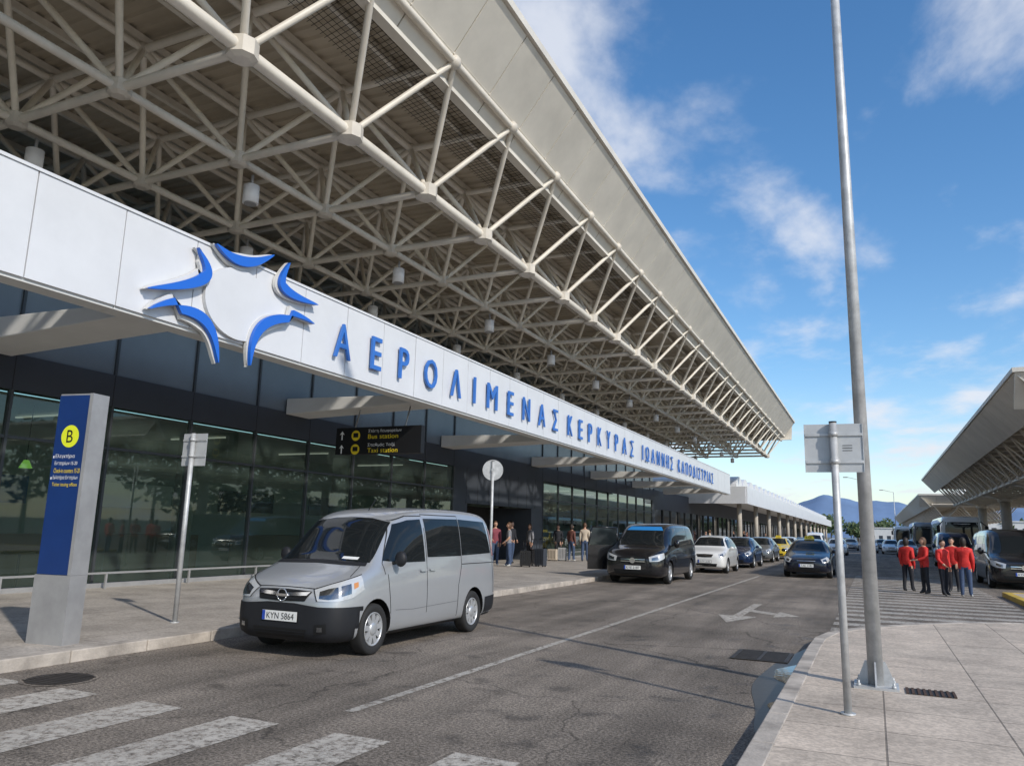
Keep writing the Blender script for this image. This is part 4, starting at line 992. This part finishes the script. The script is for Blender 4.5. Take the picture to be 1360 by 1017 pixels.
# ------------------------------------------------------------------ people
def person(loc, rz, H, top, bottom, hair, shoe, long_hair=False, stepy=.0, armL=(0, 0), armR=(0, 0), coat=1.0, bare=False, name="pedestrian"):
    k = H / 1.72; P = empty(name, loc, rz)
    V, E, RR = [], [], []
    def a(p_, r, par=None):
        V.append(tuple(Vector(p_) * k)); RR.append((r[0] * k, r[1] * k) if isinstance(r, tuple) else (r * k, r * k)); i = len(V) - 1
        if par is not None: E.append((par, i))
        return i
    pel = a((0, 0, .95), (.150 * coat, .115 * coat)); sp = a((0, -.005, 1.10), (.14 * coat, .108 * coat), pel); ch = a((0, .0, 1.27), (.165 * coat, .12 * coat), sp)
    ub = a((0, .005, 1.39), (.125, .09), ch); nk = a((0, .0, 1.475), .055, ub); a((0, -.012, 1.55), .052, nk)
    hands = []
    for sg, ar in ((-1, armL), (1, armR)):
        sh = a((sg * .175, .005, 1.375), .072 * coat, ub)
        el = Vector((sg * (.215 + ar[0] * .3), .03 - ar[1] * .08, 1.12)); e_ = a(el, .056 * coat, sh)
        wr_ = Vector((sg * (.215 + ar[0] * .15 - .08 * ar[1]), -.03 - ar[1] * .22, .885 + ar[1] * .17)); w_i = a(wr_, .036 * coat, e_)
        dr = (wr_ - el).normalized(); pm = wr_ + dr * .055; p_i = a(pm, (.026, .018), w_i)
        hands.append((wr_, pm))
        for q in range(4):
            f0 = pm + dr * .035 + Vector((0, (q - 1.5) * .018, 0)); f1 = f0 + dr * (.035 - abs(q - 1.4) * .004) + Vector((-sg * .008, -.002, 0)); f2 = f1 + dr * .022 + Vector((-sg * .014, 0, 0))
            i0 = a(f0, .0095, p_i); i1 = a(f1, .0085, i0); a(f2, .007, i1)
        t0 = pm + Vector((-sg * .006, -.03, -.0)) ; t1 = t0 + dr * .03 + Vector((-sg * .004, -.014, 0)); i0 = a(t0, .010, p_i); a(t1, .008, i0)
        fy = stepy * sg
        hp = a((sg * .088, 0, .90), .105, pel); kn = a((sg * .10, fy * .45 - .015, .50), .072, hp); an = a((sg * .105, fy + .02, .095), .052, kn)
        hl = a((sg * .105, fy + .035, .045), .038, an); a((sg * .118, fy - .13, .032), (.036, .028), an)
    me = bpy.data.meshes.new("sk"); me.from_pydata(V, E, []); o = bpy.data.objects.new("sk", me); COL.objects.link(o)
    sk = o.modifiers.new("skin", 'SKIN'); sk.use_smooth_shade = True
    if not me.skin_vertices: 
        bm = bmesh.new(); bm.from_mesh(me); bm.verts.layers.skin.verify(); bm.to_mesh(me); bm.free()
    for i, d_ in enumerate(me.skin_vertices[0].data): d_.radius = RR[i]; d_.use_root = (i == 0)
    sb = o.modifiers.new("ss", 'SUBSURF'); sb.levels = 1; sb.render_levels = 1
    m2 = eval_mesh(o); bpy.data.objects.remove(o); m2.name = "body"
    for m_ in (top, bottom, M['skin'], shoe): m2.materials.append(m_)
    for p_ in m2.polygons:
        c = p_.center / k; mi = 0 if c.z > .93 - (.08 if coat > 1 else 0) else 1
        if c.z < .085: mi = 3
        if c.z > 1.462: mi = 2
        for wr_, pm in hands:
            if (c - pm).length < .13 and (c - wr_).dot(pm - wr_) > 0.0: mi = 2
            elif abs(c.x) > .19 and c.z < .95 and c.z > .7: mi = 0
        if bare and abs(c.x) > .2 and c.z < 1.18: mi = 2
        p_.material_index = mi; p_.use_smooth = True
    bd = bpy.data.objects.new("body", m2); COL.objects.link(bd); bd.parent = P
    h = MB("head", [M['skin'], hair, M['eye'], M['lips']])
    cz = 1.63
    bm = bmesh.new(); bmesh.ops.create_icosphere(bm, subdivisions=3, radius=1)
    b = len(h.v)
    for q in bm.verts:
        x, y_, z = q.co; t = max(0, -z); x2 = x * .076 * (1 - .3 * t); y2 = y_ * .095 * (1 - .12 * t) - .012 * t; z2 = z * .118
        if y_ < -.75 and abs(z) < .5: y2 += .004
        h.v.append(((x2) * k, (y2 - .012) * k, (cz + z2) * k))
    for f in bm.faces: h.face([b + w__.index for w__ in f.verts], 0, True)
    b = len(h.v)
    for q in bm.verts:
        x, y_, z = q.co; sc = 1.13
        h.v.append((x * .076 * sc * k * (1 - (.1 if not long_hair else -.1) * max(0, -z)), (y_ * .095 * sc - .004) * k, (cz + .008 + z * .118 * 1.08 * (1.6 if (long_hair and z < 0) else 1)) * k))
    for f in bm.faces:
        c = f.calc_center_median()
        if c.z > .52 or (c.y > -.15 and c.z > (-.35 if not long_hair else -1)) or (c.y > -.45 and c.z > .25): h.face([b + w__.index for w__ in f.verts], 1, True)
    bm.free()
    h.ell((0, -.112 * k, (cz - .018) * k), (.012 * k, .018 * k, .022 * k), 0, 8, 6)
    for sg in (-1, 1):
        h.ell((sg * .029 * k, -.098 * k, (cz + .005) * k), (.011 * k, .007 * k, .006 * k), 2, 8, 4); h.ell((sg * .077 * k, 0, (cz - .005) * k), (.009 * k, .018 * k, .028 * k), 0, 8, 6)
        h.ell((sg * .029 * k, -.099 * k, (cz + .024) * k), (.016 * k, .006 * k, .003 * k), 1, 8, 4)
    h.ell((0, -.101 * k, (cz - .055) * k), (.022 * k, .007 * k, .006 * k), 3, 8, 4)
    h.build(P)
    return P
Rr = math.radians
person((.88, 26.6, .004), Rr(150), 1.56, M['redcloth'], M['darkcloth'], M['hairdk'], M['shoe'], True, .06, coat=1.14)
person((1.30, 25.8, .004), Rr(-70), 1.58, M['redcloth'], M['darkcloth'], M['hairbr'], M['shoe'], True, .03, (0, 1), (.1, 1), coat=1.16)
person((1.76, 25.5, .004), Rr(40), 1.53, M['redcloth'], M['darkcloth'], M['hairdk'], M['shoe'], False, .05, (0, .6), (0, 0), coat=1.14)
person((2.26, 25.2, .004), Rr(170), 1.60, M['redcloth'], M['jeans'], M['hairdk'], M['shoew'], True, .04, (0, 0), (0, .8), coat=1.16)
person((2.15, 27.4, .004), Rr(-20), 1.60, M['redcloth'], M['darkcloth'], M['hairdk'], M['shoe'], False, .04, (0, .5), (0, 0), coat=1.14)
person((-13.6, 27.9, .12), Rr(35), 1.70, M['pinkcloth'], M['jeans'], M['hairbr'], M['shoew'], False, .05, (0, .8), (0, 0))
person((-12.9, 27.7, .12), Rr(-60), 1.66, M['greycloth'], M['jeans'], M['hairbr'], M['shoew'], True, .05, (0, .3), (0, .6), bare=True)
person((-13.1, 35.2, .12), Rr(160), 1.70, M['brownc'], M['jeans'], M['hairdk'], M['shoew'], True, .06)
person((-12.5, 35.4, .12), Rr(190), 1.78, M['creamcloth'], M['jeans'], M['hairbr'], M['shoe'], False, .05)
person((-14.1, 36.0, .12), Rr(20), 1.68, M['darkcloth'], M['darkcloth'], M['hairdk'], M['shoe'])
person((-14.0, 30.3, .12), Rr(70), 1.74, M['darkcloth'], M['jeans'], M['hairdk'], M['shoe'], False, .08, (0, .5), (0, .5))
person((-14.4, 33.2, .12), Rr(-30), 1.66, M['greycloth'], M['darkcloth'], M['hairbr'], M['shoe'], True, .03)
rp = random.Random(9)
for k in range(9):
    person((-11.8 + rp.uniform(-1.6, 1.8), 52 + k * 5.5 + rp.uniform(-1, 1), .12), rp.uniform(0, 6), rp.uniform(1.6, 1.8), rp.choice([M['darkcloth'], M['brownc'], M['creamcloth'], M['bluepaint']]), rp.choice([M['jeans'], M['darkcloth']]), rp.choice([M['hairdk'], M['hairbr']]), M['shoe'], rp.random() < .4, .08)
def suitcase(loc, col, rz=0, h=.62):
    P = empty("suitcase", loc, rz); q = MB("shell", [col, M['black']])
    q.box(-.21, .21, -.12, .12, .05, h, 0); 
    for k in range(5): q.box(-.16 + k * .075, -.14 + k * .075, -.125, -.1205, .1, h - .06, 1)
    q.build(P, bevel=.03)
    q = MB("handle_and_wheels", [M['black']])
    for sx_ in (-.11, .11): q.tube((sx_, .09, h), (sx_, .09, h + .38), .009, n=6)
    q.tube((-.13, .09, h + .38), (.13, .09, h + .38), .016, n=8)
    for sx_ in (-.16, .16):
        for sy_ in (-.08, .08): q.tube((sx_ - .02, sy_, .03), (sx_ + .02, sy_, .03), .03, n=10)
    q.build(P)
suitcase((-12.4, 28.2, .12), M['blackpaint'], .3); suitcase((-12.05, 28.9, .12), M['darkpanel'], -.2, .7); suitcase((-13.6, 35.3, .12), M['alu'], .4); suitcase((-13.9, 34.8, .12), M['creamcloth'], 0, .55); suitcase((-12.6, 29.6, .12), M['blackpaint'], .9, .66)

# ------------------------------------------------------------------ background: hills, trees, distant buildings
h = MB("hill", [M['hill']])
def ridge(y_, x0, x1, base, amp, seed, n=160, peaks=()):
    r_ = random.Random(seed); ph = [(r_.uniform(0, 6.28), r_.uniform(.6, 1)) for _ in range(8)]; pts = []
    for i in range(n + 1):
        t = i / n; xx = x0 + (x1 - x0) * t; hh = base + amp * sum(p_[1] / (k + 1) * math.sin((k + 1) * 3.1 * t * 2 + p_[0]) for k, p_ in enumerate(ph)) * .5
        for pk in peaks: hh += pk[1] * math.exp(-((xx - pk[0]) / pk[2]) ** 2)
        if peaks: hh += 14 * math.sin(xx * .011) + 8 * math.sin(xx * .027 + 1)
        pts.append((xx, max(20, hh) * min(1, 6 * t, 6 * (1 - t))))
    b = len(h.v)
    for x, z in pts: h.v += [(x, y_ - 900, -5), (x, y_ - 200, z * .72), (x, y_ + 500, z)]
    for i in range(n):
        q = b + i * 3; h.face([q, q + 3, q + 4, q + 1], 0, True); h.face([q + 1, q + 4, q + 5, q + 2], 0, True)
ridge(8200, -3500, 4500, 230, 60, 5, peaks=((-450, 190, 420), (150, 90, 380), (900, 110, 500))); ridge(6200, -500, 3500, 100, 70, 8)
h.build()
def foliage(mb, c, rx, ry, rz_, n, rnd, leaf=.35):
    for _ in range(n):
        th = rnd.uniform(0, 6.28); ph = math.acos(rnd.uniform(-1, 1)); rr = rnd.uniform(.45, 1.05)
        p_ = Vector((c[0] + rx * rr * math.sin(ph) * math.cos(th), c[1] + ry * rr * math.sin(ph) * math.sin(th), c[2] + rz_ * rr * math.cos(ph)))
        u = Vector((rnd.uniform(-1, 1), rnd.uniform(-1, 1), rnd.uniform(-1, 1))).normalized(); w_ = u.orthogonal().normalized(); l = leaf * rnd.uniform(.5, 1.2)
        mb.poly([p_ - u * l - w_ * l * .5, p_ + u * l * .3 - w_ * l * .6, p_ + u * l, p_ - u * l * .2 + w_ * l * .7], 0 if rnd.random() < .65 else 1)
t_ = MB("distant_trees", [M['leaf'], M['leaf2'], M['bark']])
rt = random.Random(11)
for k in range(70):
    x = rt.uniform(-40, 60); yv = rt.uniform(250, 400); hh = rt.uniform(5, 10)
    if -10 < x < 8: yv = rt.uniform(330, 400)
    t_.tube((x, yv, 0), (x, yv, hh * .6), .25, .12, n=5, mi=2); foliage(t_, (x, yv, hh * .68), hh * .42, hh * .42, hh * .36, 150, rt, .8)
for k in range(22):
    x = rt.uniform(38, 55); yv = -30 + k * 7; hh = rt.uniform(6, 11)
    t_.tube((x, yv, 0), (x, yv, hh * .6), .25, .12, n=5, mi=2); foliage(t_, (x, yv, hh * .66), hh * .4, hh * .4, hh * .36, 260, rt, .6)
t_.build()
for (x, yv, sx_, sy_, hh) in ((-4, 300, 16, 12, 5), (12, 320, 22, 10, 5), (30, 260, 14, 10, 7)):
    P = empty("distant_building", (x, yv, 0)); q = MB("walls", [M['whitedk'], M['darkpanel']]); q.box(0, sx_, 0, sy_, 0, hh, 0); q.box(-.3, sx_ + .3, -.3, sy_ + .3, hh, hh + .3, 0)
    for i in range(int(sx_ / 2.5)):
        for z in (1.2, 4.0):
            if z + 1.3 < hh: q.box(.8 + i * 2.5, 2.0 + i * 2.5, -.05, -.01, z, z + 1.3, 1)
    q.build(P)
print("OBJECTS", len(bpy.data.objects))
